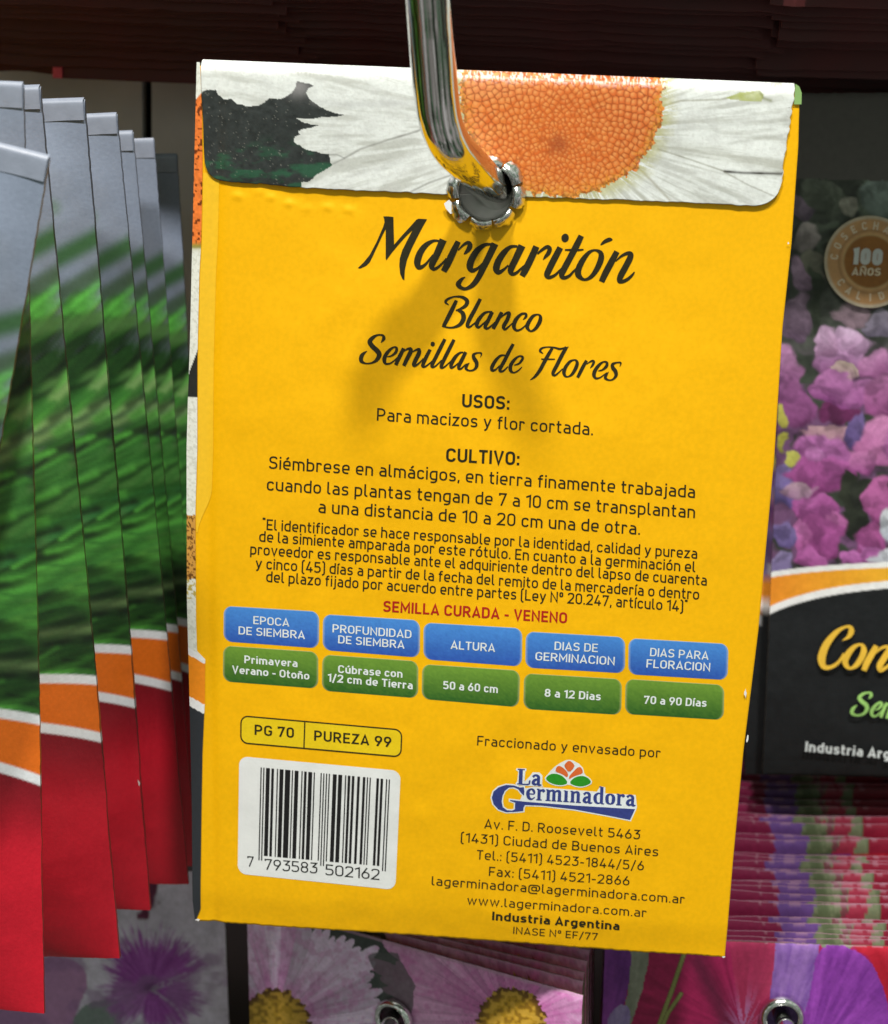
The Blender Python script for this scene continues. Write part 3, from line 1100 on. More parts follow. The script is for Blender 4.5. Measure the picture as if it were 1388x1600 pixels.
ink.poly([(848, 285), (870, 245), (920, 200), (975, 180), (1010, 195), (1025, 215), (990, 235), (930, 255), (870, 287)], scale=SC, origin=tC, smooth=1)
sc_([(1078, 372, 76), (1000, 520, 88), (920, 670, 88), (868, 782, 78)], 1)
sc_([(1060, 505, 12), (1130, 440, 33), (1210, 398, 46), (1262, 405, 66), (1255, 460, 84), (1200, 570, 85), (1130, 700, 85), (1112, 768, 64), (1160, 777, 50), (1230, 742, 44), (1290, 685, 32), (1316, 648, 15)], 2)
ink.build('name_lettering', M_INK, packet)

ink = Ink(onp)
SD, oD = .12968, (680, 455)
sd = lambda p, l=0, **k: ink.stroke(p, scale=SD, origin=oD, layer=l, **k)
sd([(258, 110, 40), (210, 210, 50), (160, 310, 52), (105, 415, 45)], 1)
sd([(165, 165, 8), (125, 130, 30), (160, 90, 28), (240, 65, 20), (330, 72, 35), (385, 115, 50), (370, 170, 45), (310, 210, 30), (250, 232, 15)], 2)
sd([(270, 228, 20), (330, 260, 50), (343, 330, 58), (300, 400, 45), (220, 435, 25), (150, 435, 20), (85, 415, 25)], 3)
sd([(545, 92, 42), (480, 220, 48), (420, 330, 50), (390, 408, 45), (415, 430, 28), (470, 390, 18), (520, 340, 12)], 1)
sd([(690, 248, 20), (640, 248, 22), (590, 268, 35), (530, 335, 48), (502, 400, 50), (525, 435, 30), (570, 400, 20), (620, 350, 12)], 2)
sd([(690, 248, 45), (640, 350, 48), (605, 425, 45), (635, 447, 28), (690, 405, 18), (715, 375, 10)], 3)
sd([(805, 252, 42), (760, 340, 48), (700, 452, 45)], 1)
sd([(785, 325, 10), (850, 270, 28), (892, 268, 46), (872, 340, 48), (828, 420, 48), (845, 458, 30), (890, 425, 20), (935, 380, 12)], 2)
sd([(1060, 342, 8), (1095, 305, 34), (1092, 272, 28), (1040, 275, 30), (975, 340, 48), (950, 420, 48), (980, 470, 28), (1040, 455, 22), (1100, 400, 14)], 3)
sd([(1240, 280, 18), (1180, 300, 38), (1130, 370, 48), (1110, 430, 48), (1150, 480, 22), (1210, 450, 38), (1260, 370, 48), (1270, 310, 40)], 1, closed=True)
SE, oE = .08646, (550, 515)
se = lambda p, l=0, **k: ink.stroke(p, scale=SE, origin=oE, layer=l, **k)
se([(525, 237, 8), (575, 165, 62), (562, 108, 42), (480, 95, 32), (390, 135, 60), (325, 215, 85), (370, 300, 85), (450, 375, 90), (495, 450, 88), (450, 545, 65), (360, 600, 35), (250, 610, 30), (170, 565, 68), (175, 480, 74), (225, 420, 45), (276, 388, 8)], 1)
se([(640, 490, 18), (720, 470, 33), (795, 405, 52), (808, 335, 48), (760, 315, 30), (680, 370, 55), (610, 460, 68), (585, 550, 72), (615, 615, 42), (700, 605, 30), (780, 545, 25), (820, 500, 15)], 2)
se([(935, 335, 60), (890, 430, 72), (840, 530, 72), (792, 640, 62)], 3)
se([(920, 410, 15), (990, 355, 32), (1058, 345, 56), (1060, 400, 75), (1000, 520, 75), (938, 652, 62)], 4)
se([(1080, 410, 15), (1160, 365, 35), (1213, 360, 60), (1210, 430, 75), (1150, 550, 75), (1118, 635, 65), (1160, 645, 38), (1250, 570, 28), (1290, 520, 20)], 5)
oF = (650, 520)
sf = lambda p, l=0, **k: ink.stroke(p, scale=SE, origin=oF, layer=l, **k)
sf([(258, 300, 58), (200, 410, 68), (145, 530, 68), (125, 598, 58), (170, 608, 36), (250, 550, 25), (300, 500, 18)], 1)
ink.poly([(305 + 40 * math.cos(a), 203 + 43 * math.sin(a)) for a in np.linspace(0, math.tau, 14, endpoint=False)], scale=SE, origin=oF)
sf([(525, 112, 58), (450, 260, 68), (370, 420, 68), (300, 560, 68), (292, 612, 48), (340, 610, 32), (420, 540, 25), (465, 490, 15)], 2)
sf([(690, 122, 58), (610, 280, 68), (530, 440, 68), (465, 578, 66), (460, 628, 45), (512, 618, 32), (590, 550, 22), (640, 500, 15)], 3)
sf([(860, 350, 22), (790, 365, 40), (710, 440, 65), (642, 560, 70), (642, 628, 48), (700, 605, 32), (770, 540, 18)], 1)
sf([(902, 346, 60), (850, 450, 68), (790, 570, 68), (772, 638, 50), (815, 648, 36), (890, 580, 25), (930, 560, 20)], 2)
sf([(1168, 442, 8), (1185, 372, 30), (1110, 362, 28), (1045, 395, 55), (1050, 455, 68), (1095, 530, 72), (1095, 610, 62), (1040, 670, 35), (960, 680, 30), (905, 640, 50), (930, 580, 45), (970, 540, 8)], 3)
SG, oG = .10807, (755, 530)
sg = lambda p, l=0, **k: ink.stroke(p, scale=SG, origin=oG, layer=l, **k)
sg([(320, 230, 18), (250, 240, 35), (180, 310, 50), (130, 400, 55), (132, 448, 42), (180, 440, 28), (240, 380, 15)], 1)
sg([(437, 68, 46), (370, 190, 55), (310, 310, 55), (250, 420, 52), (252, 462, 38), (295, 457, 28), (360, 395, 18)], 2)
sg([(450, 375, 14), (520, 350, 30), (568, 290, 40), (568, 252, 32), (520, 245, 25), (450, 300, 45), (400, 380, 55), (400, 450, 48), (440, 482, 25), (500, 460, 22), (545, 420, 18), (565, 398, 8)], 3)
sg([(870, 207, 8), (825, 170, 35), (850, 130, 30), (930, 112, 18), (1030, 120, 25), (1110, 140, 30), (1170, 125, 20), (1240, 110, 8)], 1)
sg([(1000, 128, 42), (940, 230, 52), (880, 340, 55), (820, 450, 52), (750, 540, 38), (680, 590, 8)], 2)
sg([(840, 287, 18), (940, 288, 20), (1040, 288, 16)], 3)
sg([(1207, 112, 50), (1140, 230, 55), (1070, 370, 55), (1012, 488, 50), (1040, 520, 32), (1100, 475, 20), (1150, 425, 14)], 4)
SH, oH = .07925, (870, 535)
sh = lambda p, l=0, **k: ink.stroke(p, scale=SH, origin=oH, layer=l, **k)
sh([(340, 345, 30), (260, 380, 55), (180, 480, 70), (145, 580, 75), (165, 655, 50), (220, 675, 28), (300, 630, 55), (370, 520, 72), (405, 420, 68), (390, 362, 48)], 1, closed=True)
sh([(590, 355, 58), (530, 460, 70), (470, 580, 70), (413, 692, 58)], 2)
sh([(590, 430, 12), (650, 385, 30), (710, 362, 42), (733, 390, 52), (700, 460, 42), (658, 507, 8)], 3)
sh([(820, 560, 16), (900, 540, 35), (980, 470, 60), (990, 400, 52), (930, 380, 30), (850, 430, 55), (770, 530, 72), (735, 630, 75), (770, 703, 45), (850, 695, 30), (930, 640, 22), (990, 590, 12)], 4)
sh([(1245, 478, 8), (1265, 402, 33), (1190, 395, 28), (1105, 430, 60), (1110, 500, 75), (1160, 570, 78), (1170, 650, 65), (1110, 725, 35), (1030, 740, 30), (960, 700, 55), (980, 640, 50), (1027, 578, 8)], 5)
ink.build('subtitle_lettering', M_INK, packet)


def text_block(name, lines, mat, parent, off=.00005):
    k = Ink(onp)
    for l in lines:
        s, p0, p1, cap = l[:4]
        kw = l[4] if len(l) > 4 else {}
        k.text(s, p0, p1, cap, off=off, **kw)
    return k.build(name, mat, parent)


BO = dict(t=.165, gap=.12)
REG = dict(t=.118, gap=.135)
text_block('usage_heading', [('USOS:', (722, 636), (796, 640), 20.5, BO)], M_INK, packet)
text_block('usage_text', [('Para macizos y flor cortada.', (589, 657), (926.5, 680), 19.5, REG)], M_INK, packet)
text_block('growing_heading', [('CULTIVO:', (697, 721), (811.5, 727), 21, BO)], M_INK, packet)
text_block('growing_text', [
    ('Siémbrese en almácigos, en tierra finamente trabajada', (420.5, 732), (1086, 778), 19.5, REG),
    ('cuando las plantas tengan de 7 a 10 cm se transplantan', (417, 766), (1086, 809.5), 19.5, REG),
    ('a una distancia de 10 a 20 cm una de otra.', (497.5, 801), (1000, 835.5), 19.5, REG)], M_INK, packet)
LG = dict(t=.125, gap=.125, space=.27)
text_block('legal_text', [
    ('"El identificador se hace responsable por la identidad, calidad y pureza', (410, 827.5), (1089.5, 873), 16.8, LG),
    ('de la simiente amparada por este rótulo. En cuanto a la germinación el', (405, 846), (1086.5, 894), 16.8, LG),
    ('proveedor es responsable ante el adquiriente dentro del lapso de cuarenta', (391, 866), (1104.5, 915), 16.8, LG),
    ('y cinco (45) días a partir de la fecha del remito de la mercadería o dentro', (399.5, 888), (1092.5, 937), 16.8, LG),
    ('del plazo fijado por acuerdo entre partes (Ley Nº 20.247, artículo 14)"', (416, 909), (1074, 956), 16.8, LG)], M_INK, packet)
text_block('warning_text', [('SEMILLA CURADA - VENENO', (599, 955.5), (886, 974), 17, BO)], M_RED, packet)


# --- badges
def rrect_grid(tl, tr, br, bl, r, nx=40, ny=26):
    """rounded quad in pixels as a (ny, nx) grid"""
    tl, tr, br, bl = [np.array(q, float) for q in (tl, tr, br, bl)]
    hh = np.linalg.norm(bl - tl)
    ww = np.linalg.norm(tr - tl)
    # rows bunched at the rounded ends
    v = np.concatenate([r / hh * (1 - np.cos(np.linspace(0, math.pi / 2, ny // 3))), np.linspace(r / hh, 1 - r / hh, ny - 2 * (ny // 3) + 2)[1:-1],
                        1 - r / hh * (1 - np.cos(np.linspace(math.pi / 2, 0, ny // 3)))])
    rows = []
    for q in v:
        d = min(q, 1 - q) * hh
        ins = (r - math.sqrt(max(r * r - (r - d) ** 2, 0))) / ww if d < r else 0
        L = tl + (bl - tl) * q
        R_ = tr + (br - tr) * q
        u = np.linspace(ins, 1 - ins, nx)
        rows.append(L[None] + (R_ - L)[None] * u[:, None])
    return np.array(rows), v


def badge(quad, r, top, bot, rim, lines, name='badge'):
    cxq = np.mean([q[0] for q in quad])
    g, v = rrect_grid(*quad, r)
    ny, nx = g.shape[:2]
    p = onp(g[..., 0], g[..., 1], .00003)
    n = fbm(g[..., 0] / 2.2, g[..., 1] / 2.2, 3, 2)
    k_ = np.clip(np.repeat(v[:, None], nx, 1) + .35 * (n - .5), 0, 1)[..., None]
    c = lin(*top) * (1 - k_) + lin(*bot) * k_
    # pale printed rim
    m_ = np.zeros((ny, nx))
    m_[:2] = .75
    m_[-1:] = .4
    m_[:, :1] = .45
    m_[:, -1:] = .45
    c = mixc(c, m_, lin(*rim))
    b = mesh_obj(name, p.reshape(-1, 3), grid_faces(ny, nx), M_BADGE, packet, cols=c.reshape(-1, 3))
    text_block('badge_text', lines, M_WINK, b, off=.00007)
    return b


BT = dict(t=.135, gap=.12)
BG = dict(t=.165, gap=.12)
bl_t, bl_b, bl_r = (72, 138, 214), (44, 84, 172), (196, 206, 200)
gr_t, gr_b, gr_r = (110, 150, 52), (44, 92, 30), (206, 196, 140)
blue = [
    ([(350, 946.5), (499, 955.5), (498.5, 1013), (349.5, 1002)], [('EPOCA', (396, 975), (452, 979), 12.5, BT), ('DE SIEMBRA', (373, 991), (476.5, 998.5), 12.5, BT)]),
    ([(505, 959.5), (656.5, 969), (656, 1027.5), (504.5, 1015.5)], [('PROFUNDIDAD', (519.7, 988), (643, 997.5), 12.8, BT), ('DE SIEMBRA', (528.5, 1005), (632, 1013.5), 12.5, BT)]),
    ([(662, 972.5), (816.3, 981.5), (815.5, 1041.5), (662, 1030)], [('ALTURA', (704.5, 1013.8), (773.5, 1018.7), 13, BT)]),
    ([(822, 986.5), (977, 995.5), (976.7, 1052), (821, 1043)], [('DIAS DE', (866.4, 1015.4), (934, 1019), 13, BT), ('GERMINACION', (836.6, 1031.5), (960.5, 1039.5), 13, BT)]),
    ([(982.5, 997), (1138.5, 1006), (1137, 1062.5), (982, 1053.5)], [('DIAS PARA', (1015.6, 1025.2), (1107, 1031), 13, BT), ('FLORACION', (1010, 1043), (1109.6, 1049), 13, BT)])]
green = [
    ([(349, 1008.5), (497.6, 1018.5), (497.5, 1076), (348.5, 1064.5)], [('Primavera', (382, 1036), (465, 1042.5), 12, BG), ('Verano - Otoño', (363, 1051.8), (483.5, 1062), 12, BG)]),
    ([(504, 1022.5), (654, 1033), (653.5, 1091), (503, 1079)], [('Cúbrase con', (528.4, 1051.3), (629, 1059), 12.3, BG), ('1/2 cm de Tierra', (512.5, 1064.8), (645, 1077), 12.3, BG)]),
    ([(660, 1037.5), (813, 1047.5), (811.3, 1105), (659, 1092)], [('50 a 60 cm', (692.5, 1076.5), (778, 1083), 12.5, BG)]),
    ([(819, 1051.8), (972, 1061), (971, 1117), (818, 1107.5)], [('8 a 12 Dias', (851, 1088.5), (938.7, 1094.5), 12.5, BG)]),
    ([(977.6, 1060.5), (1132, 1070), (1131, 1125), (976.7, 1115.5)], [('70 a 90 Días', (1006, 1099.5), (1104, 1104.5), 12.5, BG)])]
for q, ln in blue:
    badge(q, 13, bl_t, bl_b, bl_r, ln, 'blue_badge')
for q, ln in green:
    badge(q, 13, gr_t, gr_b, gr_r, ln, 'green_badge')

# --- purity box
g, v = rrect_grid((377, 1118.5), (628, 1140.5), (626.5, 1182.5), (376.4, 1160.5), 11)
p = onp(g[..., 0], g[..., 1], .00003)
pb = mesh_obj('purity_box', p.reshape(-1, 3), grid_faces(*g.shape[:2]), M_PURITY, packet)
k = Ink(onp)
outl = np.concatenate([g[:, 0], g[-1, 1:-1], g[::-1, -1], g[0, -2:0:-1]])
vv, fq = ribbon(outl[np.concatenate([[True], np.linalg.norm(np.diff(outl, axis=0), axis=1) > .3])], 2.0, True)
k.raw(vv, fq, .00006)
vv, fq = ribbon(np.array([(476.5, 1127), (476.2, 1140), (475.6, 1155), (475.2, 1168.5)]), 2.0)
k.raw(vv, fq, .000064)
k.build('box_outline', M_INK, pb)
text_block('purity_text', [('PG 70', (398, 1148), (459.5, 1153), 16, dict(t=.155, gap=.13)), ('PUREZA 99', (491, 1157), (611.5, 1167.5), 16, dict(t=.155, gap=.13))], M_INK, pb, off=.00007)

# --- barcode
g, v = rrect_grid((374, 1181.5), (626.5, 1204.5), (618, 1390.5), (371.5, 1365), 14, 50, 60)
p = onp(g[..., 0], g[..., 1], .00003)
lab = mesh_obj('barcode_label', p.reshape(-1, 3), grid_faces(*g.shape[:2]), M_WHITE, packet)
Lc = ['0001101', '0011001', '0010011', '0111101', '0100011', '0110001', '0101111', '0111011', '0110111', '0001011']
Gc = [''.join('1' if b == '0' else '0' for b in s)[::-1] for s in Lc]
Rc_ = [''.join('1' if b == '0' else '0' for b in s) for s in Lc]
par = 'LGLGLG'   # leading figure 7
code = '793583502162'
bits = '101' + ''.join((Lc if par[i] == 'L' else Gc)[int(code[i])] for i in range(6)) + '01010' + ''.join(Rc_[int(c)] for c in code[6:]) + '101'
long_ = np.zeros(95, bool)
long_[:3] = long_[-3:] = True
long_[45:50] = True
k = Ink(onp)
i = 0
TL, TR, BL_, BR_ = [np.array(q, float) for q in ((407.3, 1199), (609.8, 1218), (404, 1336.5), (603.5, 1354))]
while i < 95:
    if bits[i] == '1':
        j = i
        while j < 95 and bits[j] == '1' and long_[j] == long_[i]:
            j += 1
        u0, u1 = (i + .06) / 95, (j - .06) / 95
        ext = 1.055 if long_[i] else 1.0
        vq = np.linspace(0, ext, 14)[:, None]
        a = (TL + (TR - TL) * u0) + ((BL_ + (BR_ - BL_) * u0) - (TL + (TR - TL) * u0)) * vq
        b = (TL + (TR - TL) * u1) + ((BL_ + (BR_ - BL_) * u1) - (TL + (TR - TL) * u1)) * vq
        n = 14
        idx = np.arange(n - 1)
        k.raw(np.concatenate([a, b]), np.stack([idx, idx + 1, idx + 1 + n, idx + n], 1), .00006)
        i = j
    else:
        i += 1
k.build('barcode_bars', M_BLACK, lab)
text_block('barcode_figures', [('7', (386.5, 1353.5), (396.5, 1354.5), 16, dict(t=.10)), ('793583', (413.5, 1358.5), (496, 1365), 16.8, dict(t=.10, gap=.11)), ('502162', (508.5, 1367), (593, 1375), 16.8, dict(t=.10, gap=.11))], M_BLACK, lab, off=.00007)

# --- maker's address
AD = dict(t=.112, gap=.155)
text_block('maker_line', [('Fraccionado y envasado por', (745.6, 1164.5), (1032, 1184), 15, AD)], M_INK, packet)
text_block('address_text', [
    ('Av. F. D. Roosevelt 5463', (757, 1294), (1000, 1311.5), 14.6, AD),
    ('(1431) Ciudad de Buenos Aires', (720, 1315.5), (1028.5, 1338), 14.6, AD),
    ('Tel.: (5411) 4523-1844/5/6', (745, 1342.5), (1006, 1360), 14.6, AD),
    ('Fax: (5411) 4521-2866', (764, 1368.5), (983.5, 1383.5), 14.4, AD),
    ('lagerminadora@lagerminadora.com.ar', (674.5, 1383), (1069.7, 1412), 14, AD),
    ('www.lagerminadora.com.ar', (730, 1413), (1010, 1433), 13.6, AD)], M_INK, packet)
text_block('origin_text', [('Industria Argentina', (769, 1437.5), (968, 1453.5), 13.2, dict(t=.185, gap=.12))], M_INK, packet)
text_block('licence_text', [('INASE Nº EF/77', (802, 1459), (934, 1469), 11, AD)], M_INK, packet)

# --- maker's mark
SI, oI = .1729, (760, 1180)


def dense(pts, step):
    o = []
    for i in range(len(pts)):
        p0_, p1_ = np.array(pts[i], float), np.array(pts[(i + 1) % len(pts)], float)
        n_ = max(1, int(np.linalg.norm(p1_ - p0_) / step))
        for q in range(n_):
            o.append(p0_ + (p1_ - p0_) * q / n_)
    return np.array(o)


def logo():
    navy = Ink(onp)
    wht = Ink(onp)
    org = Ink(onp)
    grn = Ink(onp)
    Gp = [(340, 288), (345, 325), (342, 366), (318, 345), (290, 308), (250, 290), (205, 292), (168, 322), (146, 370), (140, 420), (150, 470), (190, 498), (235, 500), (258, 490), (262, 428), (215, 412), (215, 404), (350, 420), (800, 455), (1345, 487), (1300, 585), (1100, 545), (800, 490), (500, 455), (350, 450), (336, 475), (335, 505), (260, 512), (180, 515), (110, 490), (65, 440), (50, 385), (65, 330), (110, 290), (180, 268), (250, 273), (305, 292)]
    shapes = [(Gp, 0)]
    letters = []

    def serif_word(s, p0, p1, xh, asc):
        """heavy serif letters as pen strokes (x, y, width), x height 1"""
        Z = {
            'a': (.78, [[(.12, .74, .20), (.30, .92, .14), (.52, .80, .22), (.54, .5, .22), (.54, .12, .22), (.66, .05, .14), (.78, .08, .06)], [(.54, .58, .12), (.26, .46, .2), (.16, .22, .24), (.32, .08, .16), (.54, .2, .1)]]),
            'e': (.72, [[(.14, .52, .1), (.58, .52, .1), (.56, .8, .2), (.36, .93, .12), (.16, .72, .24), (.14, .42, .26), (.24, .14, .22), (.44, .06, .12), (.66, .24, .07)]]),
            'r': (.64, [[(.2, .96, .24), (.2, .0, .24)], [(.2, .62, .08), (.36, .86, .14), (.5, .86, .24), (.58, .74, .18)], [(.02, .96, .07), (.2, .96, .07)], [(.0, .04, .08), (.42, .04, .08)]]),
            'm': (1.28, [[(.2, .96, .24), (.2, .0, .24)], [(.2, .66, .07), (.4, .9, .14), (.6, .84, .22), (.62, .5, .24), (.62, .0, .24)], [(.62, .66, .07), (.82, .9, .14), (1.02, .84, .22), (1.04, .5, .24), (1.04, .0, .24)], [(.02, .96, .07), (.2, .96, .07)], [(.0, .04, .08), (.40, .04, .08)], [(.46, .04, .08), (.80, .04, .08)], [(.88, .04, .08), (1.26, .04, .08)]]),
            'n': (.86, [[(.2, .96, .24), (.2, .0, .24)], [(.2, .66, .07), (.4, .9, .14), (.6, .84, .22), (.62, .5, .24), (.62, .0, .24)], [(.02, .96, .07), (.2, .96, .07)], [(.0, .04, .08), (.38, .04, .08)], [(.46, .04, .08), (.84, .04, .08)]]),
            'i': (.44, [[(.2, .96, .24), (.2, .0, .24)], [(.02, .96, .07), (.2, .96, .07)], [(.0, .04, .08), (.42, .04, .08)]]),
            'd': (.84, [[(.62, 1.5, .24), (.62, .04, .24)], [(.62, .86, .08), (.38, .93, .12), (.18, .74, .22), (.14, .48, .26), (.2, .2, .22), (.38, .06, .12), (.62, .16, .08)], [(.42, 1.5, .07), (.6, 1.5, .07)], [(.62, .04, .08), (.84, .04, .08)]]),
            'o': (.78, [[(.38, .94, .1), (.17, .76, .22), (.14, .48, .26), (.19, .2, .22), (.38, .06, .1), (.58, .2, .22), (.63, .48, .26), (.59, .76, .22), (.38, .94, .1)]]),
            'L': (.98, [[(.26, 1.36, .28), (.26, .0, .28)], [(.02, 1.36, .08), (.54, 1.36, .08)], [(.02, .04, .08), (.82, .05, .1), (.92, .3, .12), (.95, .45, .05)]]),
        }
        x = 0
        tot = sum(Z[c][0] for c in s) + .05 * (len(s) - 1)
        p0_, p1_ = np.array(p0, float), np.array(p1, float)
        ex = (p1_ - p0_) / tot
        eyv = np.array([.04, -1.0]) * xh
        sxw = np.linalg.norm(ex)
        for c in s:
            wd, st = Z[c]
            for i_, pts in enumerate(st):
                a = np.array(pts)
                q = p0_ + (a[:, :1] + x) * ex + a[:, 1:2] * eyv
                letters.append((np.column_stack([q, a[:, 2] * sxw]), i_))
            x += wd + .05
    serif_word('La', (277, 262), (500, 276), 100, 0)
    serif_word('erminadora', (358, 400), (1350, 462), 104, 0)
    # white keyline
    for pts, _ in shapes:
        a = dense(pts, 30)
        vv_, ff_ = ribbon(a, 22.0, True)
        wht.raw(vv_ * SI + np.array(oI), ff_, .00003)
    wht.poly([(330, 350), (352, 300), (430, 285), (1000, 330), (1030, 280), (1075, 290), (1075, 345), (1350, 360), (1362, 470), (1345, 492), (800, 458), (350, 424), (300, 418)], off=.000034, scale=SI, origin=oI)
    wht.poly([(268, 132), (275, 118), (362, 120), (362, 140), (352, 150), (345, 240), (395, 190), (420, 155), (480, 155), (508, 185), (505, 265), (515, 285), (270, 272), (265, 255), (280, 235), (290, 150)], off=.000038, scale=SI, origin=oI)
    navy.poly(Gp, off=.00006, scale=SI, origin=oI)
    for a, l in letters:
        navy.stroke(a, off=.000064, scale=SI, origin=oI, n=5, layer=l)
    fl_o = [[(750, 45), (790, 75), (800, 105), (748, 162), (703, 100), (713, 75)], [(655, 93), (690, 108), (732, 150), (742, 182), (728, 203), (690, 172), (623, 150), (632, 112)], [(850, 103), (870, 130), (874, 167), (800, 187), (743, 222), (752, 185), (790, 145), (820, 113)]]
    fl_g = [[(533, 215), (560, 180), (600, 165), (650, 170), (700, 195), (742, 250), (700, 270), (640, 270), (580, 252)], [(748, 250), (790, 205), (840, 187), (890, 189), (930, 213), (952, 247), (910, 272), (860, 285), (800, 277)]]
    for i_, pts in enumerate(fl_o + fl_g):
        sp_ = smooth_poly(pts, 1)
        vv_, ff_ = ribbon(sp_, 20.0, True)
        wht.raw(vv_ * SI + np.array(oI), ff_, .00004 + i_ * 3e-6)
    for i_, pts in enumerate(fl_o):
        org.poly(pts, off=.00007, scale=SI, origin=oI, smooth=1)
    for i_, pts in enumerate(fl_g):
        grn.poly(pts, off=.00007, scale=SI, origin=oI, smooth=1)
    wht.poly(smooth_poly([(560, 160), (640, 85), (750, 30), (870, 95), (885, 175), (960, 240), (860, 295), (740, 262), (640, 280), (530, 240)], 1), off=.000026, scale=SI, origin=oI)
    root = wht.build('maker_mark', M_WINK, packet)
    navy.build('maker_lettering', M_NAVY, root)
    org.build('mark_petals', M_ORANGE, root)
    grn.build('mark_leaves', M_GREEN, root)


logo()
#PART2

# ================================================================== neighbours
def frame_from(tl, tr, down=None):
    """right-handed axes of a hanging packet from its top corners; it hangs as straight down as it can"""
    r = tr - tl
    wd = np.linalg.norm(r)
    r = r / wd
    d = np.array([0, -1., 0]) if down is None else down
    d = d - r * (d @ r)
    d /= np.linalg.norm(d)
    n = np.cross(r, -d)
    return r, -d, n, wd


def obj_matrix(o_, r, u, n):
    m_ = A2W @ np.stack([r, u, n], 1) @ A2W.T
    t_ = W(o_)
    return Matrix([[*m_[i], t_[i]] for i in range(3)] + [[0, 0, 0, 1]])


def pouch_mesh(name, us, vs, wd, ht, bulge, colf, mats, edge_mat=2, bow=.004, x0=0.0, jag=.00014, seed=0, hole=None, puff=None, rim_cols=False, wave=0.0):
    """local frame: x right from x0, y down negative, z to viewer; returns mesh datablock holder (unlinked pattern)"""
    V, U = np.meshgrid(vs, us, indexing='ij')
    sp = np.clip(1 - np.abs(2 * U - 1) ** 2, 0, 1)
    prof = sstep(.02, .3, V) * np.clip((1 - V) / .12, 0, 1) ** .6
    Xl = x0 + U * wd + bow * wd * np.sin(math.pi * V) * (2 * U - 1) + jag * (fbm(V * 130, V * 0 + seed, seed, 2) - .5) * (np.abs(2 * U - 1) > .99)
    Yl = -V * ht + jag * (fbm(U * 110, U * 0 + seed, seed + 3, 2) - .5) * ((V > .99) | (V < .01))
    nz_ = .0008 * (fbm(U * 5 + seed, V * 7, seed + 9, 3) - .5) * (.3 + prof)
    if wave:
        Yl = Yl + wave * (fbm(U * 2.2 + seed * 3.1, U * 0 + seed, seed + 5, 3) - .5) * np.exp(-V / .3)
    Zf = .00035 + bulge * sp ** .7 * prof + nz_ - .0005 * np.exp(-V / .006)
    if puff is not None:
        Zf = Zf + puff(U, V)
    Zb = -.00035 - bulge * sp ** .7 * prof + nz_
    ny, nx = U.shape
    f_ = np.stack([Xl, Yl, Zf], -1).reshape(-1, 3)
    b_ = np.stack([Xl, Yl, Zb], -1).reshape(-1, 3)
    q = grid_faces(ny, nx)
    qb = grid_faces(ny, nx, nx * ny)[:, ::-1]
    if hole is not None:
        cc = f_[q].mean(1)
        kp = np.hypot(cc[:, 0] - hole[0], cc[:, 1] - hole[1]) > hole[2]
        q = q[kp]
        qb = qb[kp]
    rg_ = np.concatenate([np.arange(nx), np.arange(1, ny) * nx + nx - 1, (ny - 1) * nx + np.arange(nx - 2, -1, -1), np.arange(ny - 2, 0, -1) * nx])
    # the rim is a strip with its own vertices
    rim = np.concatenate([f_[rg_], b_[rg_]])
    o1 = 2 * nx * ny
    kk = np.arange(len(rg_))
    k2 = np.roll(kk, -1)
    qr = np.stack([o1 + kk, o1 + k2, o1 + len(rg_) + k2, o1 + len(rg_) + kk], -1)
    verts = np.concatenate([f_, b_, rim])
    cols = None
    if colf is not None:
        c = colf(U, V).reshape(-1, 3)
        cols = np.concatenate([c, np.tile(lin(200, 160, 20), (len(b_), 1)), (np.tile(c[rg_], (2, 1)) * .45 + lin(150, 125, 90) * .12) if rim_cols else np.tile(lin(150, 112, 128), (len(rim), 1))])
    er = np.full(len(qr), edge_mat)
    if len(mats) > 3:      # sides and top darker than the cut bottom edge
        er[:] = 3
        er[(nx - 1) + (ny - 1):(nx - 1) * 2 + (ny - 1)] = edge_mat
    mi = np.concatenate([np.zeros(len(q)), np.ones(len(qb)), er]).astype(int)
    o = mesh_obj(name, verts @ A2W.T, np.concatenate([q, qb, qr]), mats, None, cols=cols, midx=mi, local=True)
    return o


def clone(src):
    c = src.copy()
    COL.objects.link(c)
    for ch in src.children:
        d = ch.copy()
        COL.objects.link(d)
        d.parent = c
    return c


def chip_child(parent, name, pts, mat):
    """small irregular flakes of bare paper, local packet coordinates (x, y, size)"""
    vs, fc = [], []
    for (x, y, a, b) in pts:
        i0 = len(vs)
        for j in range(8):
            th = j / 8 * math.tau
            r = .35 + .35 * random.random()
            vs.append((x + a * r * math.cos(th), y + b * r * math.sin(th), .00062))
        fc.append(list(range(i0 + 7, i0 - 1, -1))[::-1])
    o = mesh_obj(name, np.array(vs) @ A2W.T, fc, mat, None, smooth=False, local=True)
    o.parent = parent
    return o


# ------------------------------------------------------------------ back panel of the rack
ZP = -.118
panel = empty('back_panel', W((.05, -.08, ZP)))
tag(panel, kind='structure')
pv, pf = [], []


def box(vs, fs, x0, x1, y0, y1, z0, z1):
    i = len(vs)
    vs += [(x, y, z) for z in (z0, z1) for y in (y0, y1) for x in (x0, x1)]
    for f in ((0, 2, 3, 1), (4, 5, 7, 6), (0, 1, 5, 4), (2, 6, 7, 3), (0, 4, 6, 2), (1, 3, 7, 5)):
        fs.append([i + q for q in f])


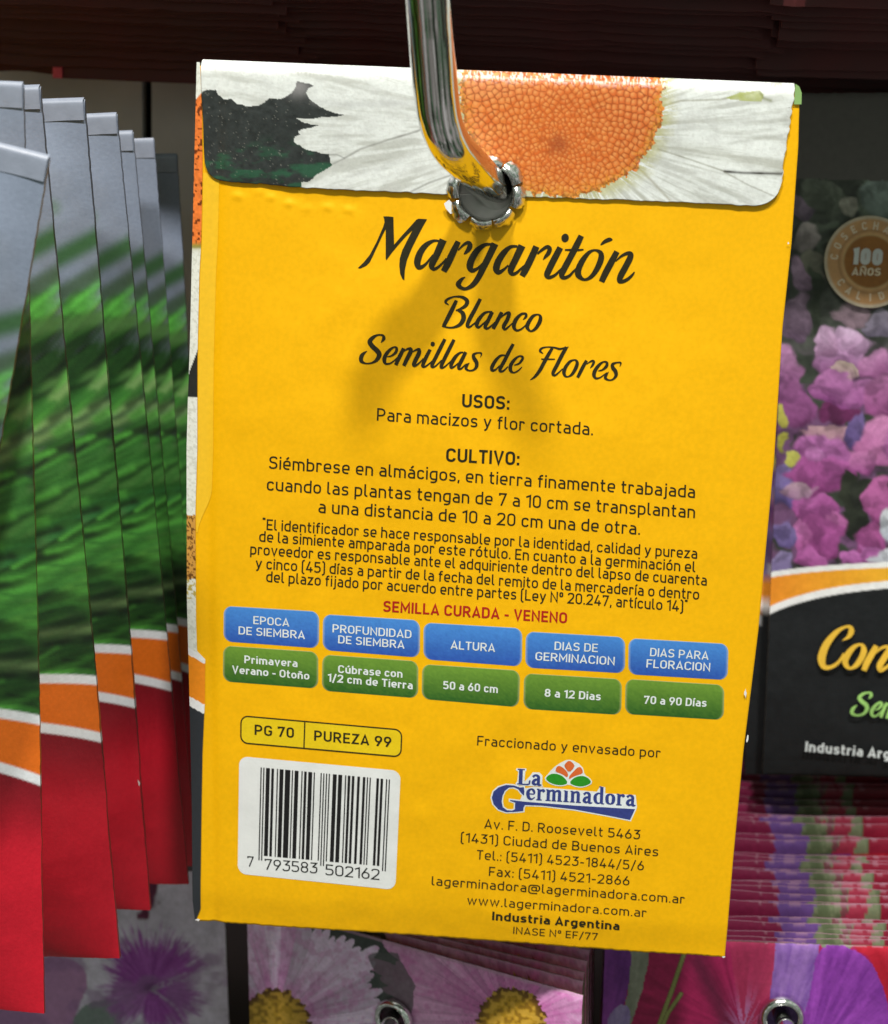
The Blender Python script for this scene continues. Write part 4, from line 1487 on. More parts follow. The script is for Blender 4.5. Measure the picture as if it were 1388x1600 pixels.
sl0 = at(222., 150., ZP)[0]
sl1 = at(237., 150., ZP)[0]
sly0 = at(230., 217., ZP)[1]
xs_ = [-.30, sl0, sl1, .42]
YLO = -.075
box(pv, pf, -.30, sl0, YLO, .35, ZP - .004, ZP)
box(pv, pf, sl1, .42, YLO, .35, ZP - .004, ZP)
box(pv, pf, sl0, sl1, YLO, sly0, ZP - .004, ZP)
mesh_obj('panel_sheet', pv, pf, M_PANEL, panel, smooth=False)
pv, pf = [], []
box(pv, pf, -.30, .42, -.55, .35, ZP - .03, ZP - .028)
pv2, pf2 = [], []
box(pv2, pf2, -.30, .42, -.55, YLO, ZP - .006, ZP - .002)
mesh_obj('gap_shade_sheet', pv2, pf2, material('painted_gap_shade', (.035, .026, .028), rough=.6, mottle=.3, nscale=60), panel, smooth=False)  # dark sheet added to paint the shade in the gaps between lower packets
mesh_obj('panel_backing', pv, pf, M_DARK, panel, smooth=False)

# ------------------------------------------------------------------ fan of leafy packets on the left
PH = .1425


def leaf_art(U, V):
    xm = U * 90
    ym = V * 142.5
    th = np.radians(44 - 40 * sstep(.16, .62, V))
    s1 = (xm - 78) * np.cos(th) - (ym - 60) * np.sin(th)
    t1 = (xm - 78) * np.sin(th) + (ym - 60) * np.cos(th)
    n1 = fbm(s1 / 13, t1 / 2.6, 3, 4)
    n2 = fbm(s1 / 30 + 4, t1 / 6, 8, 3)
    n3 = fbm(xm / 7, ym / 7, 12, 3)
    c = lin(26, 48, 24) * np.ones(U.shape + (1,))
    c = mixc(c, sstep(.36, .60, n1), lin(66, 132, 56))
    c = mixc(c, sstep(.50, .70, n2) * .85, lin(98, 184, 70))
    c = mixc(c, sstep(.60, .8, n3) * .5, lin(112, 150, 72))

    def band(vc, hw, col, k_, slope=.34, x0=-1e9, x1=1e9):
        nonlocal c
        d = (ym - (vc * 142.5 + (86 - xm) * slope + 1.4 * (n3 - .5))) / hw
        c = mixc(c, k_ * np.exp(-d ** 4) * (xm > x0) * (xm < x1), lin(*col))
    band(.355, 1.3, (78, 160, 64), .85)
    band(.385, 2.2, (46, 64, 44), .85)
    band(.402, 1.0, (62, 70, 58), .7, .1)
    band(.475, 1.8, (66, 160, 84), .75)
    band(.505, 2.0, (52, 58, 44), .85, .2)
    band(.535, 1.6, (84, 160, 66), .6, .05)
    band(.592, 3.2, (50, 60, 48), .85, -.08)
    sp = np.exp(-(((xm - 81) / 4.5) ** 2 + ((ym - .628 * 142.5 - (xm - 81) * .25) / 1.5) ** 2) ** 1.5)
    c = mixc(c, .9 * sp, lin(118, 192, 62))
    # pale sky at the top with a few out of focus blades
    sky = lin(126, 136, 154) * np.ones(U.shape + (1,))
    sky = mixc(sky, .5 * sstep(.4, .7, n3), lin(122, 128, 140))
    c = mixc(c, .65 * sstep(.52, .70, fbm(s1 / 22, t1 / 4.5, 51, 4)), lin(36, 46, 34))
    c = mixc(c, .55 * sstep(.55, .72, fbm(s1 / 9, t1 / 1.6, 52, 3)), lin(104, 150, 84))
    c = mixc(c, .5 * sstep(.56, .70, fbm(s1 / 16, t1 / 3.2, 53, 3)) * sstep(.48, .30, V), lin(150, 160, 160))
    rg = np.random.default_rng(19)
    for i in range(520):
        x0, y0 = rg.uniform(40, 92), rg.uniform(30, 94)
        an = math.radians(48 - 44 * float(sstep(.16, .62, y0 / 142.5)) + rg.normal(0, 11))
        L, wd_ = rg.uniform(5, 13), rg.uniform(.35, .95)
        x1, y1 = x0 + L * math.cos(an), y0 - L * math.sin(an)
        bx = (xm > min(x0, x1) - 2) & (xm < max(x0, x1) + 2) & (ym > min(y0, y1) - 2) & (ym < max(y0, y1) + 2)
        if not bx.any():
            continue
        k_ = rg.random()
        dep = i / 520
        cc = lin(30, 50, 28) if k_ < .30 else (lin(58, 118, 50) if k_ < .66 else (lin(92, 176, 70) if k_ < .92 else lin(140, 176, 110)))
        d = segdist(xm[bx], ym[bx], [(x0, y0), ((x0 + x1) / 2, (y0 + y1) / 2 + .6), (x1, y1)])
        c[bx] = mixc(c[bx], .8 * np.exp(-(d / wd_) ** 2), cc * (.85 + .5 * dep))
    fine = fbm(s1 / 6, t1 / .9, 54, 3)
    c = c * (.52 + .80 * fine + .25 * (fbm(xm / 1.2, ym / 1.2, 55, 2) - .5))[..., None]
    c = mixc(c, .75 * sstep(.50, .66, fbm(s1 / 30, t1 / 5, 56, 3)), lin(20, 32, 20))
    edge = V + .20 * (n1 - .5) + .16 * (n2 - .5) + .05 * (fine - .5) - .0007 * (xm - 80)
    c = mixc(c, 1 - sstep(.165, .245, edge), sky)
    for (x0, v0, x1, v1, wd_, cc, kk) in ((58, .270, 97, .130, 1.7, (52, 92, 48), .95), (62, .305, 97, .165, 1.5, (58, 84, 50), .85), (72, .158, 84, .118, 1.4, (88, 112, 92), .7),
                                          (56, .235, 73, .10, 2.4, (62, 78, 66), .85), (20, .26, 60, .12, 2.2, (60, 90, 52), .9), (64, .28, 90, .245, 1.3, (88, 132, 70), .8)):
        d = segdist(xm, ym, [(x0, v0 * 142.5), (x1, v1 * 142.5)])
        c = mixc(c, kk * np.exp(-(d / wd_) ** 3), lin(*cc))
    # white / orange / white arc and red foot
    arc = ((xm - 45) / 45) ** 2
    y1 = .648 * 142.5 - 6.5 * (1 - arc)
    y2 = .716 * 142.5 - 11.5 * (1 - arc)
    def below(e):
        return sstep(-.22, .22, ym - e)
    c = mixc(c, below(y1), lin(230, 232, 236))
    k_ = below(y1 + 1.55)[..., None]
    c = c * (1 - k_) + k_ * lin(222, 108, 24) * (.92 + .16 * n3[..., None])
    c = mixc(c, below(y2), lin(230, 232, 236))
    red = mixc(lin(124, 20, 32) * np.ones(U.shape + (1,)), sstep(0, 16, ym - y2), lin(196, 24, 44))
    k_ = below(y2 + 1.7)[..., None]
    c = c * (1 - k_) + k_ * red
    return c


us = np.concatenate([np.linspace(0, .55, 12)[:-1], np.linspace(.55, 1, 120)])
vs_ = np.linspace(0, 1, 440)
def fan_puff(U, V):
    """seeds make the pouch plump: 10 mm at scale 1, falling away towards the right edge"""
    q = np.clip((1 - U) / .30, 0, 1)
    a = np.sin(q * math.pi / 2) ** 1.15 * sstep(.0, .16, V) * np.clip((1 - V) / .14, 0, 1) ** .8
    return .010 * a * (.92 + .16 * fbm(U * 4, V * 6, 91, 3)) + .0006 * (fbm(U * 9, V * 14, 92, 3) - .5) * sstep(0, .1, V)


fan_proto = pouch_mesh('seed_packet', us, vs_, .09, PH, .0004, leaf_art, [M_ART, M_YEL, M_CREAM, M_ART], x0=-.09, bow=.003, seed=2, puff=fan_puff, rim_cols=True)


tf_x = np.linspace(-.0899, -.0001, 60)
tf_t = np.linspace(0, 1, 9)
TT, TX = np.meshgrid(tf_t, tf_x, indexing='ij')
TY = .0003 - TT * .0036 + .00025 * (fbm(TX * 260, TX * 0, 5, 2) - .5) * (TT > .9)
TZ = .00055 - .0008 * np.exp(-TT / .05) + .00035 * (fbm(TX * 90, TY * 200, 8, 2) - .5)
top_fold = mesh_obj('top_fold', np.stack([TX, TY, TZ], -1).reshape(-1, 3) @ A2W.T, grid_faces(9, 60), material('pale_grey_print', tuple(lin(134, 141, 156)), rough=.4, mottle=.1, nscale=500, bump=.05), None, local=True)
top_fold.parent = fan_proto


def hang(o, tr, br, roll_yaw=0.0, plump=1.0):
    """place a packet whose local origin is its top right corner from the pixels of its right edge"""
    lo, hi = -.16, .11
    for _ in range(50):
        mdl = (lo + hi) / 2
        if np.linalg.norm(at(*tr, mdl) - at(*br, mdl)) > PH:
            lo = mdl
        else:
            hi = mdl
    zz = (lo + hi) / 2
    a, b = at(*tr, zz), at(*br, zz)
    u = (a - b) / np.linalg.norm(a - b)
    r = np.cross(u, [0, 0, 1.])
    if roll_yaw:
        r = r * math.cos(roll_yaw) + np.cross(u, r) * math.sin(roll_yaw)
    n = np.cross(r, u)
    o.matrix_world = obj_matrix(a, r, u, n * plump)
    return zz


fan = [
    ((78., 246.), (-176., 1690.), 'leafy packet at the front of the left row, tilted, its edge running off the photo'),
    ((37., 131.), (70., 1582.), 'leafy packet whose red foot hangs lowest in the left row, partly under the tilted one'),
    ((63., 135.), (188., 1495.), 'leafy packet with the broadest red foot, third in the left row'),
    ((132., 155.), (236., 1420.), 'leafy packet with white nicks on its red edge, fourth in the left row'),
    ((183., 178.), (295., 1380.), 'leafy packet with a darker red foot beside the yellow packet, fifth in the left row'),
    ((208., 206.), (308., 1352.), 'leafy packet showing only a narrow strip, sixth in the left row'),
    ((241., 218.), (322., 1335.), 'shadowed leafy packet, seventh in the left row'),
    ((277., 242.), (334., 1310.), 'rearmost, darkest leafy packet of the left row, nearest the yellow packet')]
for i, (tr, br, lb) in enumerate(fan):
    o = fan_proto if i == 0 else clone(fan_proto)
    hang(o, tr, br, math.radians(-2 + .8 * (i % 3)), (.9, .75, 1.15, 1.25, .95, .85, .5, .9)[i])
    tag(o, lb, 'seed packet', 'leafy seed packets hanging in the left row')
    for k_, (yy, a_, b_) in enumerate({3: [(-.1178, .0008, .0012), (-.1199, .0006, .0005)]}.get(i, [])):
        chip_child(o, 'worn_nick', [(-.0003, yy, a_, b_)], M_WHITE)

# ------------------------------------------------------------------ snapdragon packet on the right
ZR = -.075
tl = at(1237., 146., ZR)
bl = at(1192., 1207., ZR)
hR = np.linalg.norm(tl - bl)
uR = (tl - bl) / hR
rR = np.cross(uR, [0, 0, 1.])
nR = np.cross(rR, uR)


def blob(c, px, py, n, cx, cy, rx, ry, ang, c1, c2, rag=.25, k_=1.0):
    a = math.radians(ang)
    dx = (px - cx)
    dy = (py - cy)
    x = (dx * math.cos(a) + dy * math.sin(a)) / rx
    y = (-dx * math.sin(a) + dy * math.cos(a)) / ry
    th = np.arctan2(y, x)
    r = np.hypot(x, y) + rag * (vnoise(th * 2.2 + cx, np.zeros_like(th) + cy, 7) - .5) + .35 * rag * (n - .5)
    m_ = 1 - sstep(.86, 1.06, r)
    g_ = np.clip(.5 + .5 * y + .5 * (n - .5), 0, 1)[..., None]
    col = lin(*c1) * (1 - g_) + lin(*c2) * g_
    col = col * (1 - .22 * sstep(.55, 1.0, r) * sstep(-.2, .9, y))[..., None]
    col = mixc(col, .18 * sstep(.48, .70, fbm(th * 5, r * 2.2 + cx, 17, 3)), lin(*c2) * .6)
    col = mixc(col, .14 * sstep(.45, .75, fbm(px / 14, py / 14, 18, 2)), np.minimum(lin(*c1) * 1.25, 1))
    return mixc(c, m_ * k_, col)


def snap_art(U, V):
    p = tl + (U * .09)[..., None] * rR - (V * hR)[..., None] * uR
    px, py = proj(p)
    n = fbm(px / 16, py / 16, 5, 4)
    nf = fbm(px / 5, py / 5, 6, 3)
    px0, py0 = px, py
    px = px + 26 * (fbm(px0 / 30, py0 / 30, 61, 2) - .5) + 3 * (fbm(px0 / 7, py0 / 7, 62, 2) - .5)
    py = py + 26 * (fbm(px0 / 30, py0 / 30, 63, 2) - .5) + 3 * (fbm(px0 / 7, py0 / 7, 64, 2) - .5)
    c = mixc(lin(64, 74, 60) * (.45 + 1.0 * n)[..., None], .75 * sstep(520, 620, py) * sstep(.36, .56, fbm(px / 26, py / 20, 66, 3)), lin(140, 84, 142))
    c = mixc(c, sstep(.5, .7, fbm(px / 30, py / 22, 9, 3)) * sstep(560, 300, py), lin(92, 112, 84))
    B = [(1290, 310, 40, 30, 20, (112, 128, 100), (70, 84, 62)), (1376, 312, 34, 38, 0, (120, 150, 138), (80, 105, 95)), (1325, 324, 16, 18, 10, (172, 168, 142), (120, 118, 95)),
         (1255, 322, 15, 26, -30, (148, 110, 150), (92, 66, 100)), (1262, 372, 20, 26, 20, (168, 150, 148), (110, 96, 96)), (1270, 420, 20, 26, 0, (130, 128, 100), (80, 82, 62)), (1248, 432, 20, 34, -12, (178, 118, 176), (118, 72, 120)),
         (1246, 500, 22, 36, 10, (140, 96, 140), (92, 58, 96)), (1278, 470, 12, 60, -6, (62, 80, 52), (48, 62, 42)), (1330, 486, 26, 24, 0, (178, 128, 156), (120, 84, 108)), (1372, 506, 24, 20, 20, (140, 124, 160), (100, 86, 124)),
         (1365, 470, 18, 14, 10, (170, 116, 152), (120, 76, 110)),
         (1226, 590, 30, 52, -8, (206, 118, 192), (140, 66, 130)), (1240, 640, 34, 30, 10, (180, 96, 168), (130, 56, 118)),
         (1312, 560, 46, 34, 5, (206, 132, 206), (150, 66, 140)), (1290, 535, 24, 22, -20, (208, 150, 210), (186, 104, 176)), (1336, 532, 28, 22, 15, (210, 152, 214), (182, 104, 178)), (1366, 570, 24, 24, 0, (208, 116, 192), (166, 74, 150)),
         (1325, 580, 22, 11, 0, (222, 196, 170), (186, 140, 160)), (1298, 612, 36, 28, -10, (206, 112, 194), (150, 62, 142)), (1344, 614, 28, 26, 10, (216, 124, 204), (168, 78, 158)), (1310, 648, 40, 14, 0, (130, 44, 108), (112, 34, 92)),
         (1374, 622, 20, 34, 0, (206, 116, 186), (168, 72, 148)), (1285, 676, 40, 14, 0, (214, 168, 176), (186, 116, 160)), (1284, 706, 48, 30, 4, (216, 122, 204), (160, 66, 148)), (1276, 716, 20, 18, -20, (226, 146, 220), (196, 108, 190)),
         (1338, 672, 20, 28, 20, (132, 106, 176), (92, 72, 138)), (1370, 690, 34, 40, 20, (236, 146, 208), (196, 92, 170)), (1345, 718, 26, 22, -10, (226, 132, 200), (176, 78, 158)),
         (1221, 652, 9, 14, 0, (222, 216, 80), (180, 172, 60)), (1221, 690, 8, 16, 10, (216, 210, 70), (170, 168, 55)), (1232, 714, 14, 10, 0, (226, 222, 96), (178, 176, 60)),
         (1222, 752, 22, 30, 0, (150, 128, 196), (100, 84, 150)), (1240, 772, 20, 20, 10, (142, 116, 200), (98, 76, 150)), (1276, 742, 46, 30, 5, (202, 92, 180), (146, 50, 128)), (1312, 736, 22, 24, 0, (206, 98, 186), (160, 62, 142)), (1274, 712, 20, 14, 0, (226, 136, 214), (200, 110, 188)),
         (1250, 762, 30, 12, 0, (206, 168, 186), (170, 120, 164)), (1268, 792, 32, 24, 10, (216, 106, 196), (166, 62, 148)), (1292, 800, 20, 22, -10, (206, 96, 186), (156, 56, 138)), (1312, 818, 14, 22, -30, (222, 116, 196), (180, 80, 156)), (1282, 840, 44, 32, 0, (206, 90, 182), (150, 54, 132)),
         (1250, 836, 20, 26, -20, (230, 126, 206), (190, 84, 166)), (1224, 832, 20, 26, 0, (146, 124, 192), (104, 86, 152)), (1268, 872, 26, 18, 10, (216, 106, 196), (176, 74, 156)), (1216, 880, 18, 20, 10, (168, 150, 204), (128, 110, 172)),
         (1330, 790, 18, 60, -14, (60, 66, 50), (40, 46, 38)), (1345, 770, 20, 26, 20, (56, 62, 50), (44, 48, 40)), (1372, 780, 22, 40, 10, (222, 112, 190), (176, 72, 150)), (1362, 836, 22, 26, 20, (206, 96, 176), (160, 62, 140)), (1346, 868, 36, 14, -12, (222, 118, 208), (186, 84, 172)),
         (1390, 820, 18, 30, 0, (236, 240, 248), (190, 200, 216)), (1384, 868, 22, 14, 0, (232, 236, 246), (200, 204, 220)),
         (1420, 560, 40, 60, 0, (206, 120, 192), (150, 66, 140)), (1430, 690, 50, 50, 0, (216, 126, 200), (160, 70, 146)), (1430, 400, 40, 60, 0, (110, 120, 90), (60, 70, 55)), (1480, 800, 60, 60, 0, (230, 234, 244), (190, 190, 210))]
    for b in B:
        c = blob(c, px, py, n, *b)
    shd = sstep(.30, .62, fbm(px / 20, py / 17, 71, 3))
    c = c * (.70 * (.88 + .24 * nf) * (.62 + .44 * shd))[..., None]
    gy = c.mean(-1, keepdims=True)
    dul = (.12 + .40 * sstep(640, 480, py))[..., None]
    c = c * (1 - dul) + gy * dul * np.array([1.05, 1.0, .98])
    c = c * (1 + .9 * sstep(600, 470, py))[..., None]  # upper art painted brighter to make up for the shade there
    px, py = px0, py0
    # plain grey head, band, black foot
    c = np.where((py < 279 + 3 * (nf - .5) + (px - 1240) * .02)[..., None], lin(96, 92, 88), c)
    xx = px - 1205
    y1 = 891 - 12 * np.sqrt(np.clip(xx, 0, 300) / 60) - .012 * xx
    y1 = 893 - 22.0 * (1 - np.exp(-xx / 120.))
    y4 = 958 - 50.0 * (1 - np.exp(-xx / 105.))
    c = mixc(c, sstep(-.9, .9, py - y1), lin(240, 240, 236))
    og = np.clip((px - 1200) / 190, 0, 1)[..., None]
    k_ = sstep(-.9, .9, py - y1 - 8.5)[..., None]
    c = c * (1 - k_) + k_ * (lin(236, 144, 40) * (1 - og) + lin(240, 178, 44) * og)
    c = mixc(c, sstep(-.9, .9, py - y4 + 11.5), lin(240, 240, 238))
    k_ = sstep(-.9, .9, py - y4)[..., None]
    c = c * (1 - k_) + k_ * lin(26, 28, 30) * (.8 + .4 * n)[..., None]
    return c


us = np.concatenate([np.linspace(0, .36, 170), np.linspace(.36, 1, 30)[1:]])
snap_root = empty('seed_packet', W(tl - uR * hR))
tag(snap_root, 'snapdragon packet with gold seal and black foot, right of the yellow packet', 'seed packet')
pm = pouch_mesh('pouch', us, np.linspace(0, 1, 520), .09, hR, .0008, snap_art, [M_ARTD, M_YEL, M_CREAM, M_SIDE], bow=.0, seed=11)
pm.parent = snap_root
MM = obj_matrix(tl, rR, uR, nR)
pm.matrix_world = MM
pm.location = MM.translation - snap_root.location


def on_snap(px, py, off=0.0):
    d = ray(px, py)
    o_ = tl + nR * (.0017 + off)
    t_ = ((o_ - CP) @ nR) / (d @ nR)
    return CP + d * t_[..., None]


WL[snap_root] = W(tl - uR * hR)
ink = Ink(on_snap)
SJ, oJ = .08862, (1265, 960)
sj = lambda p, l=0, **k: ink.stroke(p, scale=SJ, origin=oJ, layer=l, **k)
sj([(578, 462, 8), (690, 392, 70), (738, 300, 100), (715, 222, 62), (620, 225, 45), (480, 310, 85), (330, 480, 120), (248, 640, 135), (215, 790, 138), (250, 915, 95), (350, 937, 68), (470, 880, 60), (560, 780, 50), (602, 680, 18)], 1)
sj([(880, 532, 44), (780, 580, 80), (680, 700, 110), (630, 820, 108), (660, 915, 80), (730, 950, 48), (830, 890, 90), (920, 760, 105), (960, 640, 105), (940, 555, 68)], 2, closed=True)
sj([(1180, 552, 92), (1100, 700, 110), (1010, 860, 110), (960, 990, 92)], 3)
sj([(1150, 700, 14), (1260, 600, 48), (1360, 570, 60), (1400, 630, 105), (1330, 750, 112), (1240, 900, 108), (1252, 985, 70), (1330, 950, 60), (1430, 870, 40)], 4)
ink.build('name_lettering', M_YTXT, snap_root)
ink = Ink(on_snap)
SK, oK = .0634, (1300, 1070)
skk = lambda p, l=0, **k: ink.stroke(p, scale=SK, origin=oK, layer=l, **k)
skk([(905, 347, 12), (965, 275, 72), (960, 205, 60), (870, 195, 45), (760, 230, 70), (680, 320, 95), (740, 410, 100), (830, 480, 105), (870, 570, 100), (810, 690, 70), (700, 745, 50), (590, 750, 50), (500, 700, 85), (505, 620, 85), (560, 550, 60), (628, 503, 10)], 1)
skk([(1060, 620, 18), (1150, 590, 45), (1225, 500, 70), (1220, 440, 55), (1150, 450, 60), (1050, 540, 80), (980, 660, 90), (1000, 760, 60), (1080, 770, 45), (1160, 710, 35), (1230, 640, 20)], 2)
skk([(1365, 445, 75), (1300, 560, 80), (1205, 805, 78)], 3)
skk([(1330, 540, 14), (1420, 460, 50), (1480, 480, 80), (1420, 640, 85), (1355, 830, 76)], 4)
ink.build('subtitle_lettering', M_GTXT, snap_root)
ink = Ink(on_snap)
ink.text('Industria Argentina', (1258, 1174), (1456, 1192), 15.5, t=.19, gap=.12, off=.0001)
ink.build('origin_text', M_WINK, snap_root)
# gold seal
mc = (1360., 409.)
nr, na = 40, 120
rr_, aa_ = np.meshgrid(np.linspace(0, 1, nr), np.linspace(0, math.tau, na), indexing='ij')
mx_, my_ = mc[0] + 72 * rr_ * np.cos(aa_), mc[1] + 72 * rr_ * np.sin(aa_)
pmd = on_snap(mx_, my_, .0001)
gc = lin(206, 156, 104) * np.ones(rr_.shape + (1,))
gc = mixc(gc, rr_ < .575, lin(158, 102, 42))
gc = mixc(gc, np.exp(-((rr_ - .59) / .025) ** 2), lin(212, 172, 118))
gc = mixc(gc, np.exp(-((rr_ - .68) / .02) ** 2) * .5, lin(120, 80, 44))
gc = mixc(gc, sstep(.90, .96, rr_), lin(206, 190, 164))
gc = gc * (.85 + .3 * fbm(mx_ / 9, my_ / 9, 3, 3))[..., None]
seal = mesh_obj('gold_seal', pmd.reshape(-1, 3), grid_faces(nr, na)[:, ::-1], M_GOLD, snap_root, cols=gc.reshape(-1, 3))
ink = Ink(on_snap)
ink.text('100', (1332.5, 413), (1378, 415), 26, t=.30, gap=.10, off=.0002)
ink.build('seal_number', material('seal_silver_ink', (.66, .66, .64), rough=.4, mottle=.1), seal)
ink = Ink(on_snap)
ink.text('AÑOS', (1331, 430), (1376, 431), 12, t=.2, gap=.10, off=.0002)


def arc_text(s, a0, a1, rad, cap, t, inward):
    G = glyphs(t)
    n_ = len(s)
    for i_, ch in enumerate(s):
        a = math.radians(a0 + (a1 - a0) * i_ / (n_ - 1))
        if ch == ' ':
            continue
        wd, st = G[ch]
        er = np.array([math.cos(a), -math.sin(a)])
        up = er if not inward else -er
        rt = np.array([-up[1], up[0]])
        o_ = np.array(mc) + er * rad
        for j, (pts, closed) in enumerate(st):
            v_, f_ = ribbon(fillet(pts, closed), t, closed)
            ink.raw(o_ + (v_[:, :1] - wd / 2) * cap * rt + v_[:, 1:] * cap * up * 1.0, f_, .0002 + j * 4e-6)


arc_text('COSECHANDO', 172, 8, 50.5, 12.5, .2, False)
arc_text('CALIDAD', 215, 325, 62, 12.5, .2, True)
ink.build('seal_lettering', material('seal_pale_ink', (.80, .66, .48), rough=.4, mottle=.1), seal)
# more of the same packet behind it on the hook
us2 = np.linspace(0, 1, 40)
sb_ = pouch_mesh('seed_packet', us2, np.linspace(0, 1, 60), .09, hR, .0008, lambda U, V: snap_art(U, V), [M_ARTD, M_YEL, M_CREAM, M_SIDE], bow=.0, seed=13)
for i in range(5):
    o = sb_ if i == 0 else clone(sb_)
    th = math.radians(random.uniform(-.6, .6))
    r_ = rR * math.cos(th) + uR * math.sin(th)
    u_ = np.cross(nR, r_)
    o.matrix_world = obj_matrix(tl - rR * (.0022 + .0009 * i + random.uniform(0, .0006)) - nR * (.0042 + .0038 * i) - uR * random.uniform(.0006, .003), r_, u_, nR)
    tag(o, 'dark seed packet hanging just behind the snapdragon packet on the right', 'seed packet', 'seed packets behind the snapdragon packet')

# ------------------------------------------------------------------ lower row: petunia stack at the right
ptl = at(946., 1466., -.020)
ptr = at(1556., 1484., -.022)
rP, uP, nP, wP = frame_from(ptl, ptr)


def petunia_art(U, V, top_band=0.0, shift=0.0, tone=.74):
    p = ptl + (U * wP)[..., None] * rP - (V * PH)[..., None] * uP
    px, py = proj(p)
    n = fbm(px / 14, py / 14, 5, 4)
    nf = fbm(px / 4, py / 4, 16, 3)
    a = np.arctan2(py - 1610, px - 1160)
    ray_ = fbm(a * 16, np.hypot(px - 1160, py - 1610) / 80, 4, 3)
    c = mixc(lin(150, 24, 78) * np.ones(px.shape + (1,)), ray_, lin(206, 44, 110))
    c = mixc(c, .7 * np.exp(-(segdist(px, py, [(1090, 1500), (1120, 1560), (1140, 1610)]) / 16) ** 2), lin(86, 30, 58))
    c = mixc(c, .55 * inside(px, py, [(1135, 1440), (1225, 1440), (1212, 1530), (1200, 1620), (1160, 1620)]), lin(196, 62, 100))
    c = mixc(c, .6 * np.exp(-((px - 1165) / 22) ** 2 - ((py - 1590) / 34) ** 2) * (ray_ > .5), lin(190, 150, 210))

    def reg(pts, c1, c2, cx, cy, k_=16):
        nonlocal c
        m_ = inside(px + 4 * (n - .5), py + 4 * (nf - .5), smooth_poly(pts, 2))
        a_ = np.arctan2(py - cy, px - cx)
        st = fbm(a_ * k_, np.hypot(px - cx, py - cy) / 60, 21, 4)[..., None]
        col = lin(*c1) * (1 - st) + lin(*c2) * st
        c = np.where(m_[..., None], col, c)
    reg([(930, 1430), (990, 1430), (990, 1500), (968, 1600), (930, 1640)], (96, 36, 128), (170, 84, 196), 930, 1700)
    reg([(988, 1430), (1018, 1430), (1014, 1500), (1000, 1560), (978, 1620), (960, 1620), (985, 1540)], (120, 128, 110), (190, 190, 176), 980, 1700)
    reg([(945, 1600), (960, 1572), (982, 1566), (986, 1600), (970, 1640)], (140, 116, 190), (190, 176, 226), 960, 1640)
    reg([(1218, 1420), (1284, 1420), (1280, 1500), (1262, 1560), (1250, 1620), (1196, 1620), (1206, 1530)], (112, 66, 160), (186, 140, 214), 1200, 1680, 22)
    reg([(1282, 1430), (1350, 1430), (1340, 1480), (1300, 1486), (1280, 1480)], (104, 116, 90), (160, 166, 140), 1300, 1600)
    reg([(1335, 1452), (1400, 1450), (1500, 1480), (1500, 1640), (1380, 1640), (1370, 1500), (1330, 1480)], (176, 16, 40), (214, 40, 66), 1450, 1700)
    reg([(1276, 1478), (1322, 1476), (1362, 1500), (1382, 1545), (1392, 1600), (1400, 1640), (1236, 1640), (1268, 1545)], (112, 38, 142), (180, 84, 206), 1250, 1680, 26)
    tb_ = V < top_band + .2 * top_band * (nf - .5)
    xw = px + 8 * (nf - .5) + shift + 10 * (vnoise(px / 40, V * 90, 83) - .5)
    c = mixc(c, tb_ * (xw < 1222), lin(150, 34, 82))
    c = mixc(c, tb_ * (xw >= 1222) * (xw < 1284), lin(124, 84, 164))
    gcol = mixc(lin(104, 118, 84) * np.ones(px.shape + (1,)), sstep(.4, .6, n), lin(138, 148, 114))
    c = np.where((tb_ & (xw >= 1284) & (xw < 1470))[..., None], gcol, c)
    c = mixc(c, tb_ * (np.abs(xw - 1331) < 5) * .8, lin(138, 52, 80))
    c = mixc(c, tb_ * (np.abs(xw - 1352 + 900 * (V - .01)) < 17) * .9, lin(190, 40, 84))
    c = mixc(c, tb_ * (xw > 1392) * (xw < 1470), lin(160, 28, 60))
    c = mixc(c, tb_ * (xw > 1470), lin(120, 36, 80))
    for pts, wd_ in (([(1072, 1480), (1050, 1545), (1024, 1615)], 3.4), ([(1064, 1551), (1044, 1580), (1030, 1612)], 3.0)):
        d = segdist(px, py, pts)
        c = mixc(c, d < wd_, lin(160, 164, 96))
        c = mixc(c, .6 * (np.abs(d - wd_) < .8), lin(90, 70, 50))
    c = c * (.85 + .3 * nf)[..., None]
    # bare paper along the very top fold
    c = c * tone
    c = mixc(c, .45 * (V < .0012) * (vnoise(px / 9, py * 0, 3) > .55), lin(176, 136, 152))
    return c


hx, hy = [float(q) for q in ((at(1221., 1586., -.0205) - ptl) @ rP, (at(1221., 1586., -.0205) - ptl) @ uP)]
vsP = np.concatenate([np.linspace(0, .16, 150), np.linspace(.16, 1, 30)[1:]])
usP = np.concatenate([np.linspace(0, .78, 300), np.linspace(.78, 1, 20)[1:]])
pet_root = pouch_mesh('seed_packet', usP, vsP, wP, PH, .0009, petunia_art, [M_ARTD, M_YEL, M_CREAM, M_SIDE], bow=.0, seed=21, hole=(hx, hy, .0036))
WL[pet_root] = np.zeros(3)
pet_root.matrix_world = obj_matrix(ptl, rP, uP, nP)
tag(pet_root, 'front petunia packet with crimson and purple blooms and an eyelet, at bottom right', 'seed packet')
e_ = eyelet('eyelet', (0, 0, 0), .0033, 1, None, depth=.003, seed=3, mat=M_FOIL)
bpy.data.objects.remove(e_)


